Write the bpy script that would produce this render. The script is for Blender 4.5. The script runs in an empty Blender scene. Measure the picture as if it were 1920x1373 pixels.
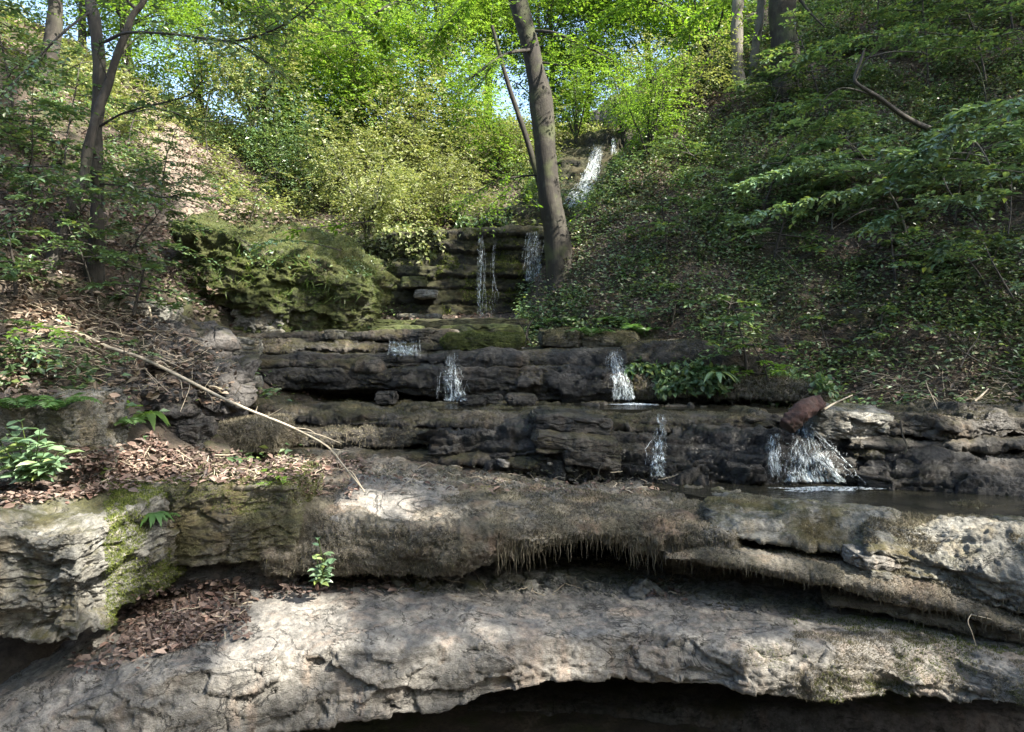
import bpy, math, time
import numpy as np
from mathutils import Vector
from mathutils.bvhtree import BVHTree
T0 = time.time()
scene = bpy.context.scene
COL = scene.collection
rng = np.random.default_rng(11)
F, CX, CY = 1280.0, 960.0, 640.0          # focal length in photo pixels, eye axis

def P(px, py, d):
    return np.array([(px - CX) / F * d, d, (CY - py) / F * d])

def unit(v):
    return v / np.maximum(np.linalg.norm(v, axis=-1, keepdims=True), 1e-9)

# ------------------------------------------------------------------ noise
def _hash(ix, iy, iz, seed):
    h = (ix.astype(np.int64) * 374761393 + iy.astype(np.int64) * 668265263 + iz.astype(np.int64) * 2147483647 + seed * 1274126177) & 0xFFFFFFFF
    h = ((h ^ (h >> 13)) * 1274126177) & 0xFFFFFFFF
    h = ((h ^ (h >> 16)) * 2246822519) & 0xFFFFFFFF
    return h ^ (h >> 15)

def perlin(p, seed=0):
    i = np.floor(p).astype(np.int64); f = p - i
    w = f * f * f * (f * (f * 6 - 15) + 10)
    out = np.zeros(len(p))
    for dx in (0, 1):
        wx = w[:, 0] if dx else 1 - w[:, 0]
        for dy in (0, 1):
            wy = w[:, 1] if dy else 1 - w[:, 1]
            for dz in (0, 1):
                wz = w[:, 2] if dz else 1 - w[:, 2]
                h = _hash(i[:, 0] + dx, i[:, 1] + dy, i[:, 2] + dz, seed)
                g = ((h & 1023) / 511.5 - 1) * (f[:, 0] - dx) + (((h >> 10) & 1023) / 511.5 - 1) * (f[:, 1] - dy) + (((h >> 20) & 1023) / 511.5 - 1) * (f[:, 2] - dz)
                out += g * wx * wy * wz
    return out

def fbm(p, scale, octv=4, seed=0, gain=0.5, ridged=False):
    p = np.asarray(p, float) * scale
    a, s, out = 1.0, 0.0, np.zeros(len(p))
    for o in range(octv):
        n = perlin(p * (2.03 ** o) + o * 17.3, seed + o)
        if ridged: n = 0.5 - np.abs(n) * 1.6
        out += a * n; s += a; a *= gain
    return out / s * 1.5

def facet(p, scale, seed=0):
    """broken-rock facets: every cell is a randomly tilted chip; also the distance to the cell edge"""
    q = p * np.asarray(scale)
    i = np.floor(q).astype(np.int64)
    b1 = np.full(len(q), 9.0); b2 = np.full(len(q), 9.0); val = np.zeros(len(q))
    for dx in (-1, 0, 1):
        for dy in (-1, 0, 1):
            for dz in (-1, 0, 1):
                c = i + np.array([dx, dy, dz])
                h = _hash(c[:, 0], c[:, 1], c[:, 2], seed)
                j = np.stack([(h & 1023) / 1023, ((h >> 10) & 1023) / 1023, ((h >> 20) & 1023) / 1023], 1)
                v = q - (c + 0.1 + 0.8 * j)
                dd = (v * v).sum(1)
                h2 = _hash(c[:, 0], c[:, 1], c[:, 2], seed + 77)
                t = np.stack([(h2 & 1023) / 511.5 - 1, ((h2 >> 10) & 1023) / 511.5 - 1, ((h2 >> 20) & 1023) / 511.5 - 1], 1)
                nv = (t * v).sum(1) * 0.9 + t[:, 0] * 0.5
                m = dd < b1
                b2 = np.where(m, b1, np.minimum(b2, dd))
                val = np.where(m, nv, val); b1 = np.where(m, dd, b1)
    return val, np.sqrt(b2) - np.sqrt(b1)

def sstep(a, b, x):
    t = np.clip((x - a) / (b - a), 0, 1); return t * t * (3 - 2 * t)

def strata(p, thick, seed):
    """layered beds: each bed sticks out by its own amount, beds wander in height"""
    z = p[:, 2] + 0.35 * thick * fbm(p * np.array([1, 1, 0.3]), 0.8, 2, seed)
    k = z / thick; i = np.floor(k); f = k - i
    def r(n): return (_hash(n.astype(np.int64), n.astype(np.int64) * 0 + 3, n.astype(np.int64) * 0, seed) & 1023) / 511.5 - 1
    out = r(i) * (1 - sstep(0.82, 1.0, f)) + r(i + 1) * sstep(0.82, 1.0, f)
    return out - 0.9 * np.exp(-((f - 0.9) / 0.07) ** 2)

def rockdisp(p, seed, big=.06, fac=.03, st=.0, thick=.2, fine=.012, fscale=(2.2, 2.2, 4.5), crack=.02, N=None):
    q = p * np.array([1, 1, 1.6])
    w = p + .30 * np.stack([fbm(p, 1.3, 4, seed + 5, .6), fbm(p, 1.3, 4, seed + 6, .6), .5 * fbm(p, 1.3, 4, seed + 7, .6)], 1)
    face = np.ones(len(p)) if N is None else .30 + .70 * sstep(.95, .35, np.abs(N[:, 2]))
    d = big * fbm(p, 1.1, 3, seed) + big * .55 * fbm(q, 2.9, 4, seed + 2, .55)
    if fac:
        v, e = facet(w, fscale, seed + 20)
        cm = sstep(-.05, .25, fbm(p, 1.6, 2, seed + 9))
        d += face * (fac * v - crack * cm * (1 - sstep(0.0, 0.07, e)))
        v, e = facet(w + .05 * np.stack([fbm(p, 6, 2, seed + 15)] * 3, 1), np.array(fscale) * np.array([2.3, 2.3, 3.2]), seed + 21)
        d += face * fac * .40 * v
        # thin flaking beds on the steep parts
        d += face * fac * .26 * sstep(-.15, .2, fbm(p, .9, 2, seed + 12)) * strata(w, .085, seed + 31)
        d += fac * .35 * fbm(w * np.array([1, 1, 2.2]), 3.3, 4, seed + 33, .6, True)
    if st: d += st * strata(w, thick, seed + 30)
    if fine: d += fine * (1.1 * fbm(p * np.array([1, 1, 1.7]), 8.0, 4, seed + 40, .65) + .9 * fbm(p * np.array([1, 1, 2.0]), 17.0, 3, seed + 41, .6, True) + .6 * fbm(p, 48.0, 2, seed + 42))
    return d

# ------------------------------------------------------------------ mesh building
def mesh(name, V, polys, mats, smooth=True, midx=None):
    V = np.asarray(V, np.float32); polys = [np.asarray(q, np.int32) for q in polys if len(q)]
    me = bpy.data.meshes.new(name)
    me.vertices.add(len(V)); me.vertices.foreach_set('co', V.ravel())
    nl = sum(q.size for q in polys); npl = sum(len(q) for q in polys)
    me.loops.add(nl); me.polygons.add(npl)
    me.loops.foreach_set('vertex_index', np.concatenate([q.ravel() for q in polys]))
    tot = np.concatenate([np.full(len(q), q.shape[1], np.int32) for q in polys])
    me.polygons.foreach_set('loop_start', np.concatenate([[0], np.cumsum(tot)[:-1]]).astype(np.int32))
    me.polygons.foreach_set('use_smooth', np.full(npl, smooth))
    for m in (mats if isinstance(mats, (list, tuple)) else [mats]): me.materials.append(m)
    if midx is not None: me.polygons.foreach_set('material_index', np.asarray(midx, np.int32))
    me.update(calc_edges=True)
    return me

def tag(o, label=None, cat=None, group=None, kind=None):
    for k, v in (('label', label), ('category', cat), ('group', group), ('kind', kind)):
        if v: o[k] = v
    return o

def empty(name, loc, label=None, cat=None, group=None):
    o = bpy.data.objects.new(name, None); COL.objects.link(o); o.location = loc; o.empty_display_size = .1
    return tag(o, label, cat, group)

def obj(name, V, polys, mats, parent=None, smooth=True, origin=None, midx=None):
    V = np.asarray(V, float)
    if parent is not None: origin = np.array(parent['_w'] if '_w' in parent else parent.location)
    elif origin is None:
        origin = np.array([V[:, 0].mean(), V[:, 1].mean(), V[:, 2].min()])
    o = bpy.data.objects.new(name, mesh(name, V - np.asarray(origin), polys, mats, smooth, midx))
    COL.objects.link(o)
    if parent is not None: o.parent = parent
    else: o.location = origin
    return o

class Buf:
    def __init__(s): s.V = []; s.Q = {}; s.n = 0
    def add(s, V, *polys):
        if len(V) == 0: return s
        for q in polys:
            if len(q): s.Q.setdefault(q.shape[1], []).append(np.asarray(q) + s.n)
        s.V.append(V); s.n += len(V); return s
    @property
    def verts(s): return np.concatenate(s.V)
    @property
    def polys(s): return [np.concatenate(v) for v in s.Q.values()]
    def build(s, name, mats, parent=None, smooth=True, origin=None): return obj(name, s.verts, s.polys, mats, parent, smooth, origin)

def grid_quads(R, C, base=0):
    a = np.arange(R * C).reshape(R, C)
    return np.stack([a[:-1, :-1], a[:-1, 1:], a[1:, 1:], a[1:, :-1]], -1).reshape(-1, 4) + base

def tube(path, rad, sides=8, cap=True, rough=0, seed=0):
    path = np.asarray(path, float); n = len(path)
    rad = np.broadcast_to(np.asarray(rad, float), (n,))
    t = unit(np.gradient(path, axis=0))
    ref = np.array([0, 1, 0.0]) if abs(t[0, 1]) < .8 else np.array([1, 0, 0.0])
    a = unit(np.cross(t, ref)); b = np.cross(t, a)
    th = np.linspace(0, 2 * np.pi, sides, endpoint=False)
    V = path[:, None] + rad[:, None, None] * (np.cos(th)[None, :, None] * a[:, None] + np.sin(th)[None, :, None] * b[:, None])
    V = V.reshape(-1, 3)
    if rough:
        ctr = np.repeat(path, sides, 0); nn = unit(V - ctr)
        V = V + nn * rough * np.repeat(rad, sides)[:, None] * fbm(V * np.array([1, 1, .45]), 1.6 / max(rad.max(), .02) * .35, 4, seed)[:, None]
    i = np.arange(n - 1)[:, None] * sides; j = np.arange(sides)[None]; k = (j + 1) % sides
    Q = np.stack([i + j, i + k, i + sides + k, i + sides + j], -1).reshape(-1, 4)
    return V, Q

def spline(pts, n):
    """smooth path through points (Catmull-Rom)"""
    pts = np.asarray(pts, float)
    if len(pts) == 2: return pts[0] + (pts[1] - pts[0]) * np.linspace(0, 1, n)[:, None]
    p = np.concatenate([[2 * pts[0] - pts[1]], pts, [2 * pts[-1] - pts[-2]]])
    s = np.linspace(0, len(pts) - 1 - 1e-6, n); i = s.astype(int); f = (s - i)[:, None]
    a, b, c, d = p[i], p[i + 1], p[i + 2], p[i + 3]
    return .5 * (2 * b + (c - a) * f + (2 * a - 5 * b + 4 * c - d) * f ** 2 + (3 * b - a - 3 * c + d) * f ** 3)

def tubes_batch(paths, rads, sides=3):
    """many small tubes at once: paths (S,n,3), rads (S,n)"""
    S, n, _ = paths.shape
    t = unit(np.gradient(paths, axis=1))
    ref = np.where(np.abs(t[..., 2:3]) < .8, np.array([0, 0, 1.0]), np.array([1.0, 0, 0]))
    a = unit(np.cross(t, ref)); b = np.cross(t, a)
    th = np.linspace(0, 2 * np.pi, sides, endpoint=False)
    V = paths[:, :, None] + rads[:, :, None, None] * (np.cos(th)[:, None] * a[:, :, None] + np.sin(th)[:, None] * b[:, :, None])
    s = np.arange(S)[:, None, None] * n * sides; i = np.arange(n - 1)[None, :, None] * sides; j = np.arange(sides)[None, None]; k = (j + 1) % sides
    Q = np.stack([s + i + j, s + i + k, s + i + sides + k, s + i + sides + j], -1).reshape(-1, 4)
    return V.reshape(-1, 3), Q

# ------------------------------------------------------------------ materials
def newmat(name):
    m = bpy.data.materials.new(name); m.use_nodes = True
    nt = m.node_tree; nt.nodes.clear()
    return m, nt, nt.nodes, nt.links

class G:
    """small node-graph helper"""
    def __init__(s, name):
        s.m, s.nt, s.N, s.L = newmat(name)
        s.out = s.N.new('ShaderNodeOutputMaterial')
        s.pos = s.N.new('ShaderNodeNewGeometry')
    def put(s, sock, v):
        if isinstance(v, bpy.types.NodeSocket): s.L.new(v, sock)
        elif isinstance(v, (tuple, list)) and sock.type == 'RGBA' and len(v) == 3: sock.default_value = (*v, 1)
        else: sock.default_value = v
    def node(s, typ, ins={}, **kw):
        n = s.N.new(typ)
        for k, v in kw.items(): setattr(n, k, v)
        for k, v in ins.items(): s.put(n.inputs[k], v)
        return n
    def co(s, scale):
        if not isinstance(scale, tuple): scale = (scale,) * 3
        return s.node('ShaderNodeVectorMath', {0: s.pos.outputs['Position'], 1: scale}, operation='MULTIPLY').outputs[0]
    def noise(s, scale, detail=5, rough=.55, dist=0.0):
        return s.node('ShaderNodeTexNoise', {'Vector': s.co(scale), 'Scale': 1.0, 'Detail': detail, 'Roughness': rough, 'Distortion': dist}).outputs[0]
    def math(s, op, a, b=0.0, clamp=False):
        return s.node('ShaderNodeMath', {0: a, 1: b}, operation=op, use_clamp=clamp).outputs[0]
    def map(s, v, a, b, c=0.0, d=1.0):
        return s.node('ShaderNodeMapRange', {0: v, 1: a, 2: b, 3: c, 4: d}, interpolation_type='SMOOTHSTEP').outputs[0]
    def mix(s, f, a, b, mode='MIX'):
        n = s.N.new('ShaderNodeMix'); n.data_type = 'RGBA'; n.blend_type = mode
        s.put(n.inputs[0], f); s.put(n.inputs[6], a); s.put(n.inputs[7], b)
        return n.outputs[2]
    def ramp(s, f, stops):
        n = s.N.new('ShaderNodeValToRGB'); e = n.color_ramp.elements
        while len(e) < len(stops): e.new(.5)
        for i, (p, c) in enumerate(stops): e[i].position = p; e[i].color = (*c, 1)
        s.put(n.inputs[0], f); return n.outputs[0]
    def bump(s, h, strength=.5, dist=.02, normal=None):
        ins = {'Height': h, 'Strength': strength, 'Distance': dist}
        if normal is not None: ins['Normal'] = normal
        return s.node('ShaderNodeBump', ins).outputs[0]
    def bsdf(s, **ins):
        n = s.node('ShaderNodeBsdfPrincipled', {k.replace('_', ' '): v for k, v in ins.items()})
        s.L.new(n.outputs[0], s.out.inputs[0]); return n

def rock_mat(name, dark, light, warm=(.30, .22, .15), moss=.4, mosscol=((.030, .034, .012), (.10, .10, .035)), wet=0.0, bumpk=1.0, mossup=.9, lichen=.3, moss_sc=1.6):
    g = G(name)
    n1 = g.noise((2.2, 2.2, 4.5), 8, .62, .4); n2 = g.noise(17, 6, .65); n3 = g.noise((5, 5, 1.1), 5, .6, .6); n4 = g.noise(70, 3, .6)
    base = g.ramp(n1, [(.30, dark), (.5, tuple((a + b) / 2 for a, b in zip(dark, light))), (.68, light)])
    base = g.mix(g.map(n3, .48, .68, 0, .65), base, warm)
    base = g.mix(g.map(n2, .35, .7, 0, .8), base, tuple(c * .45 for c in dark), 'MIX')
    base = g.mix(g.map(n4, .60, .70, 0, lichen), base, tuple(min(1, c * 1.5) for c in light))
    ck = g.noise((1.5, 1.5, 3.4), 7, .6, .9); line = g.map(g.math('ABSOLUTE', g.math('SUBTRACT', ck, .5)), 0, .011, 1, 0)
    pit = g.map(g.noise(44, 4, .75), .60, .72)
    base = g.mix(g.math('MULTIPLY', g.math('MAXIMUM', line, g.math('MULTIPLY', pit, .6)), .75), base, tuple(c * .22 for c in dark))
    nz = g.node('ShaderNodeSeparateXYZ', {0: g.pos.outputs['Normal']}).outputs[2]
    mn = g.noise(moss_sc, 7, .68, .3)
    mk = g.math('ADD', g.math('MULTIPLY', nz, .28 * mossup), g.math('MULTIPLY', mn, 1.6))
    mk = g.map(mk, 1.32 - moss * .95, 1.62 - moss * .95)
    mcol = g.ramp(g.noise(11, 5, .7), [(.3, mosscol[0]), (.7, mosscol[1])])
    mcol = g.mix(g.map(g.noise(2.5, 3), .45, .65, 0, .75), mcol, tuple((a * .7 + b * .3) * f for a, b, f in zip(mosscol[0], mosscol[1], (1.5, 1.15, 1.2))))
    col = g.mix(mk, base, mcol)
    h = g.math('ADD', g.math('MULTIPLY', g.noise((26, 26, 48), 7, .68, .4), .8), g.math('MULTIPLY', g.noise(120, 4, .7), .25))
    h = g.math('ADD', h, g.math('MULTIPLY', g.math('MULTIPLY', g.noise(150, 3, .8), mk), .6))
    h = g.math('SUBTRACT', h, g.math('MULTIPLY', line, .5))
    nrm = g.bump(h, min(1, .95 * bumpk), .05)
    wn = g.map(g.noise(1.3, 4), .42, .6)
    if wet:
        wm = g.math('MULTIPLY', wn, wet)
        col = g.mix(wm, col, g.mix(1.0, col, (.45, .47, .47), 'MULTIPLY'))
        rough = g.map(wm, 0, 1, .9, .28)
    else: rough = .92
    g.bsdf(Base_Color=col, Roughness=rough, Normal=nrm)
    return g.m

def leaf_mat(name, cols, trans=.45, gloss=.35, tcol=None, rough=.42):
    g = G(name)
    r = g.pos.outputs['Random Per Island']
    k = len(cols)
    c = g.ramp(r, [(i / max(k - 1, 1), cols[i]) for i in range(k)])
    big = g.map(g.noise(.9, 2), .35, .65, .7, 1.25)
    c = g.mix(1.0, c, g.node('ShaderNodeCombineColor', {0: big, 1: big, 2: big}).outputs[0], 'MULTIPLY')
    b = g.node('ShaderNodeBsdfPrincipled', {'Base Color': c, 'Roughness': rough, 'Specular IOR Level': gloss})
    if trans <= 0:
        g.L.new(b.outputs[0], g.out.inputs[0]); return g.m
    tc = g.mix(1.0, c, tcol or (1.65, 1.65, .85), 'MULTIPLY')
    t = g.node('ShaderNodeBsdfTranslucent', {'Color': tc})
    mx = g.node('ShaderNodeMixShader', {0: trans, 1: b.outputs[0], 2: t.outputs[0]})
    g.L.new(mx.outputs[0], g.out.inputs[0])
    return g.m

def bark_mat(name, c0, c1, lich=(.22, .23, .17), lk=.5, green=.3):
    g = G(name)
    n = g.noise((14, 14, 4), 7, .65, .5); n2 = g.noise(5, 5, .6); n3 = g.noise(2.0, 4)
    c = g.ramp(n, [(.3, c0), (.7, c1)])
    c = g.mix(g.map(n2, .52, .66, 0, lk), c, lich)
    c = g.mix(g.map(n3, .5, .68, 0, green), c, (.05, .06, .02))
    h = g.math('ADD', g.noise((34, 34, 6), 6, .7), g.math('MULTIPLY', g.noise(60, 4), .4))
    g.bsdf(Base_Color=c, Roughness=.88, Normal=g.bump(h, .55, .02))
    return g.m

M = {}
M['slab'] = rock_mat('pale limestone', (.155, .148, .132), (.33, .312, .278), (.28, .215, .165), moss=.14, wet=0, mossup=.25, bumpk=1.1)
M['block'] = rock_mat('grey limestone with moss', (.12, .12, .105), (.31, .30, .265), (.27, .22, .14), moss=.46, mosscol=((.035, .036, .012), (.12, .115, .04)))
M['mossrock'] = rock_mat('moss covered limestone', (.11, .105, .085), (.30, .28, .235), (.20, .15, .10), moss=.68, mosscol=((.050, .048, .020), (.155, .15, .07)), mossup=.5)
M['shag'] = rock_mat('dry shaggy moss on limestone', (.10, .09, .07), (.29, .265, .22), (.22, .17, .12), moss=.60, mosscol=((.075, .066, .044), (.20, .18, .125)), mossup=.4)
M['wetrock'] = rock_mat('wet dark limestone', (.018, .018, .017), (.078, .073, .064), (.07, .05, .033), moss=.40, mosscol=((.013, .013, .006), (.045, .041, .018)), wet=1.0, lichen=.15)
M['tier'] = rock_mat('weathered stream ledge', (.036, .032, .026), (.17, .15, .12), (.13, .09, .056), moss=.52, mosscol=((.022, .021, .008), (.09, .082, .034)), wet=.75, lichen=.2)
M['greenrock'] = rock_mat('green moss on limestone', (.06, .06, .05), (.20, .19, .15), (.15, .12, .06), moss=.86, mosscol=((.025, .036, .008), (.10, .12, .03)), mossup=.6)
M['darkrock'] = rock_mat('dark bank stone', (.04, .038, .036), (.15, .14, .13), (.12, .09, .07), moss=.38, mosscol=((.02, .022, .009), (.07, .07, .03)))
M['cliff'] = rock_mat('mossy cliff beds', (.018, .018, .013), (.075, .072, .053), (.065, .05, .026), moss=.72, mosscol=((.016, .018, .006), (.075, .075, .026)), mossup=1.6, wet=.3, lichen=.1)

def soil_mat():
    g = G('forest soil')
    n = g.noise(3.2, 8, .7, .3); n2 = g.noise(28, 5, .7)
    c = g.ramp(n, [(.3, (.030, .024, .017)), (.55, (.080, .062, .043)), (.75, (.16, .125, .09))])
    c = g.mix(g.map(n2, .4, .7, 0, .8), c, (.03, .022, .016))
    c = g.mix(g.map(g.noise(1.1, 6, .65), .5, .62, 0, .85), c, g.ramp(g.noise(14, 4, .7), [(.3, (.018, .022, .006)), (.7, (.06, .066, .020))]))
    h = g.math('ADD', g.noise(18, 7, .72), g.math('MULTIPLY', g.noise(90, 4, .7), .4))
    g.bsdf(Base_Color=c, Roughness=.95, Normal=g.bump(h, .9, .05)); return g.m
M['soil'] = soil_mat()
def path_mat():
    g = G('pale dry earth')
    c = g.ramp(g.noise(4, 8, .7), [(.3, (.06, .048, .036)), (.7, (.22, .178, .138))])
    g.bsdf(Base_Color=c, Roughness=.95, Normal=g.bump(g.noise(40, 6, .7), .8, .03)); return g.m
M['path'] = path_mat()

GREEN = [(.030, .060, .014), (.045, .085, .020), (.060, .105, .026), (.050, .088, .034)]
M['leaf_shade'] = leaf_mat('woodland leaf', [(.055, .105, .042), (.080, .140, .058), (.105, .17, .075), (.16, .20, .055)], .28, .6, rough=.36)  # palest tones stand in for sky sheen on the leaves
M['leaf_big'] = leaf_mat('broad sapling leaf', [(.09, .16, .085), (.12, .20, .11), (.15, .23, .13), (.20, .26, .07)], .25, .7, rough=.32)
M['leaf_sun'] = leaf_mat('bush leaf painted sunlit', [(.09, .125, .04), (.15, .18, .07), (.22, .235, .115), (.15, .19, .05), (.32, .32, .20)], .32, .3)  # bush leaf paled beyond its own tone: sun brightness is put into the colour
M['leaf_canopy'] = leaf_mat('beech leaf', [(.07, .15, .016), (.10, .19, .022), (.15, .23, .03), (.085, .16, .022)], .55, .35)
M['leaf_tree'] = leaf_mat('far tree leaf', [(.07, .14, .02), (.10, .18, .03), (.14, .21, .035), (.08, .15, .035)], .55, .35)
M['leaf_bright'] = leaf_mat('young lime leaf', [(.12, .22, .03), (.17, .28, .04), (.10, .19, .03)], .5, .4)
M['leaf_ground'] = leaf_mat('ground cover leaf', [(.055, .095, .036), (.08, .135, .05), (.11, .17, .065), (.12, .145, .065), (.15, .14, .085), (.07, .125, .048), (.18, .22, .14)], .2, .45, rough=.4)  # lighter tones carry a painted pale sheen
M['fern'] = leaf_mat('fern frond', [(.05, .11, .03), (.08, .15, .045)], .35, .35)
M['dead'] = leaf_mat('dead leaf', [(.045, .032, .026), (.085, .060, .048), (.14, .10, .082), (.24, .185, .15), (.15, .09, .07), (.07, .052, .045), (.19, .15, .13)], .12, .3, (1.2, 1.0, .8), .6)
M['dead_shade'] = leaf_mat('damp dead leaf', [(.055, .040, .030), (.11, .082, .060), (.17, .13, .10), (.25, .205, .16), (.14, .09, .065), (.085, .08, .045)], .1, .35, (1.2, 1.0, .8), .5)
M['mossblade'] = leaf_mat('moss tuft', [(.022, .019, .010), (.05, .046, .020), (.10, .092, .044), (.19, .175, .10)], .2, .2, (1.2, 1.2, .8), .8)
M['mossdry'] = leaf_mat('dry moss tuft', [(.045, .039, .027), (.10, .089, .062), (.165, .148, .106), (.29, .26, .19)], .15, .2, (1.2, 1.1, .9), .85)
M['mossgreen'] = leaf_mat('green moss tuft', [(.022, .030, .007), (.05, .068, .014), (.10, .125, .026), (.17, .19, .05)], .25, .2, (1.3, 1.4, .7), .8)
M['grass'] = leaf_mat('hanging grass', [(.04, .08, .015), (.07, .115, .025), (.11, .15, .04)], .35, .3)
M['bark'] = bark_mat('beech bark', (.009, .0075, .005), (.030, .025, .017), (.075, .072, .048), .4, .8)
M['barkdark'] = bark_mat('dark bark', (.018, .015, .012), (.055, .047, .037), (.10, .095, .08), .35, .2)
M['barkpale'] = bark_mat('pale bark', (.07, .063, .05), (.16, .145, .115), (.20, .19, .15))
M['deadwood'] = bark_mat('bleached dead wood', (.26, .215, .15), (.46, .40, .30), (.36, .30, .21), .4, .0)
M['redwood'] = bark_mat('wet red rotten wood', (.010, .006, .005), (.055, .022, .017), (.09, .05, .04), .5, .12)
def water_mat():
    g = G('dark stream water')
    h = g.math('ADD', g.noise((7, 11, 7), 4, .55, .6), g.math('MULTIPLY', g.noise(30, 3, .5), .25))
    c = g.ramp(g.noise(3, 4), [(.3, (.012, .012, .009)), (.7, (.03, .028, .02))])
    g.bsdf(Base_Color=c, Roughness=.06, IOR=1.33, Normal=g.bump(h, .35, .03)); return g.m
M['water'] = water_mat()
def fall_mat():
    g = G('white falling water')
    n = g.noise((34, 34, 9), 5, .7, .8)
    b = g.node('ShaderNodeBsdfPrincipled', {'Base Color': (.62, .67, .69), 'Roughness': .22, 'Transmission Weight': .15, 'IOR': 1.33, 'Specular IOR Level': .6})
    t = g.node('ShaderNodeBsdfTransparent', {})
    mx = g.node('ShaderNodeMixShader', {0: g.map(n, .42, .60, .03, .90), 1: t.outputs[0], 2: b.outputs[0]})
    g.L.new(mx.outputs[0], g.out.inputs[0]); return g.m
M['fall'] = fall_mat()
def foam_mat():
    g = G('foam')
    n = g.noise((30, 55, 30), 6, .75)
    b = g.node('ShaderNodeBsdfPrincipled', {'Base Color': (.55, .6, .62), 'Roughness': .4})
    t = g.node('ShaderNodeBsdfTransparent', {})
    mx = g.node('ShaderNodeMixShader', {0: g.map(n, .47, .58, 0, .92), 1: t.outputs[0], 2: b.outputs[0]})
    g.L.new(mx.outputs[0], g.out.inputs[0]); return g.m
M['foam'] = foam_mat()
def sheet_mat():
    g = G('thin broken water film')
    fl = g.node('ShaderNodeAttribute', attribute_name='flow').outputs['Vector']; fd = g.node('ShaderNodeAttribute', attribute_name='fade').outputs['Fac']
    def nz(sx, sy, d, dist): return g.node('ShaderNodeTexNoise', {'Vector': g.node('ShaderNodeVectorMath', {0: fl, 1: (sx, sy, 1.0)}, operation='MULTIPLY').outputs[0], 'Scale': 1.0, 'Detail': d, 'Roughness': .62, 'Distortion': dist}).outputs[0]
    n = g.math('ADD', g.math('MULTIPLY', nz(52, 11, 6, .9), .62), g.math('MULTIPLY', nz(15, 5, 4, .9), .38))
    al = g.map(g.math('ADD', n, g.math('MULTIPLY', g.math('SUBTRACT', fd, 1.0), .30)), .44, .62, 0, .85)
    bmp = g.bump(n, .8, .03)
    c = g.ramp(n, [(.42, (.16, .20, .21)), (.53, (.30, .36, .38)), (.66, (.66, .72, .74))])
    b = g.node('ShaderNodeBsdfPrincipled', {'Base Color': c, 'Roughness': .18, 'Specular IOR Level': .7, 'Normal': bmp})
    t = g.node('ShaderNodeBsdfTransparent', {})
    mx = g.node('ShaderNodeMixShader', {0: al, 1: t.outputs[0], 2: b.outputs[0]}); g.L.new(mx.outputs[0], g.out.inputs[0]); return g.m
M['sheet'] = sheet_mat()
EXPOSURE = 2.25
# ------------------------------------------------------------------ terrain
def smax(a, b, k):
    h = np.clip(.5 + .5 * (a - b) / k, 0, 1); return b + (a - b) * h + k * h * (1 - h)
def terr(x, y, rough=True):
    x = np.asarray(x, float); y = np.asarray(y, float)
    zc = np.interp(y, [-40, -16, -9, -5, -3, 6.5, 7.4, 8.4, 9.6, 10.3, 11.2, 13.5, 14.6, 15.3, 18, 20, 21.5, 23, 30, 45, 80], [16, 9, 4.2, -.4, -3.4, -3.2, -2.4, -1.75, -1.35, -.25, -.06, .40, .75, 2.0, 3.2, 4.4, 6.0, 7.0, 9.0, 11, 13])  # the rise behind the camera is added to block light from there
    # the bank that climbs on the photo's left: an inclined plane rounding off at the top
    zl = (-101.9 - 15.3 * x + 4.4 * y) / 20.65
    zl = zl - 1.5 * np.maximum(0, 6.3 - y)
    zl = zl - .75 * np.exp(-((x + 4.35) / .75) ** 2 - ((y - 10.0) / .9) ** 2)
    zl = np.where(y > 19, zl - .10 * (y - 19), zl)
    zl = -smax(-zl, np.full_like(zl, -10.2), 3.0)
    # the bank on the other side: a spur facing the stream
    zr = (-387.8 + 12.7 * x + 35.8 * y) / 37.3
    ex = np.interp(y, [6, 9.0, 11.0, 11.8, 12.8, 14.6, 18, 22, 30], [3.4, 2.0, .45, .45, .8, 2.3, 6.2, 9.5, 15])
    d = ex - x
    zr = zr - np.maximum(d, 0) * np.interp(y, [10, 12, 14], [.7, 1.6, 2.0]) - .35 * np.exp(-(d / .5) ** 2)
    zr = -smax(-zr, np.full_like(zr, -16.0), 3.0)
    z = smax(smax(zc, zl, .5), zr, .35)
    if rough:
        p = np.stack([x, y, np.zeros_like(x)], 1)
        bank = sstep(.05, .6, np.maximum(zl, zr) - zc)
        z = z + bank * (.55 * fbm(p, .55, 3, 3) + .22 * fbm(p, 1.9, 4, 4)) + .05 * fbm(p, 5, 3, 5)
        # benches cut by small rock outcrops on the banks
        s = z / .55; f = s - np.floor(s)
        z = z + bank * .16 * (sstep(.55, .95, f) - f) * (fbm(p, .8, 2, 9) + .6)
    return z
def tz(x, y): return float(terr(np.array([x]), np.array([y]))[0])

def path_mask(P3):
    """trodden pale earth that runs up the bank"""
    line = np.array([[-6.2, 12.6], [-7.0, 14.4], [-8.3, 17.0], [-10.2, 19.2], [-13.5, 21.0], [-17, 22.5]])
    d = np.full(len(P3), 9.0)
    for a, b in zip(line[:-1], line[1:]):
        t = np.clip(((P3[:, :2] - a) @ (b - a)) / ((b - a) @ (b - a)), 0, 1)
        d = np.minimum(d, np.linalg.norm(P3[:, :2] - (a + t[:, None] * (b - a)), axis=1))
    return d + 1.7 * fbm(P3, 1.1, 4, 31) < .56

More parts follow.
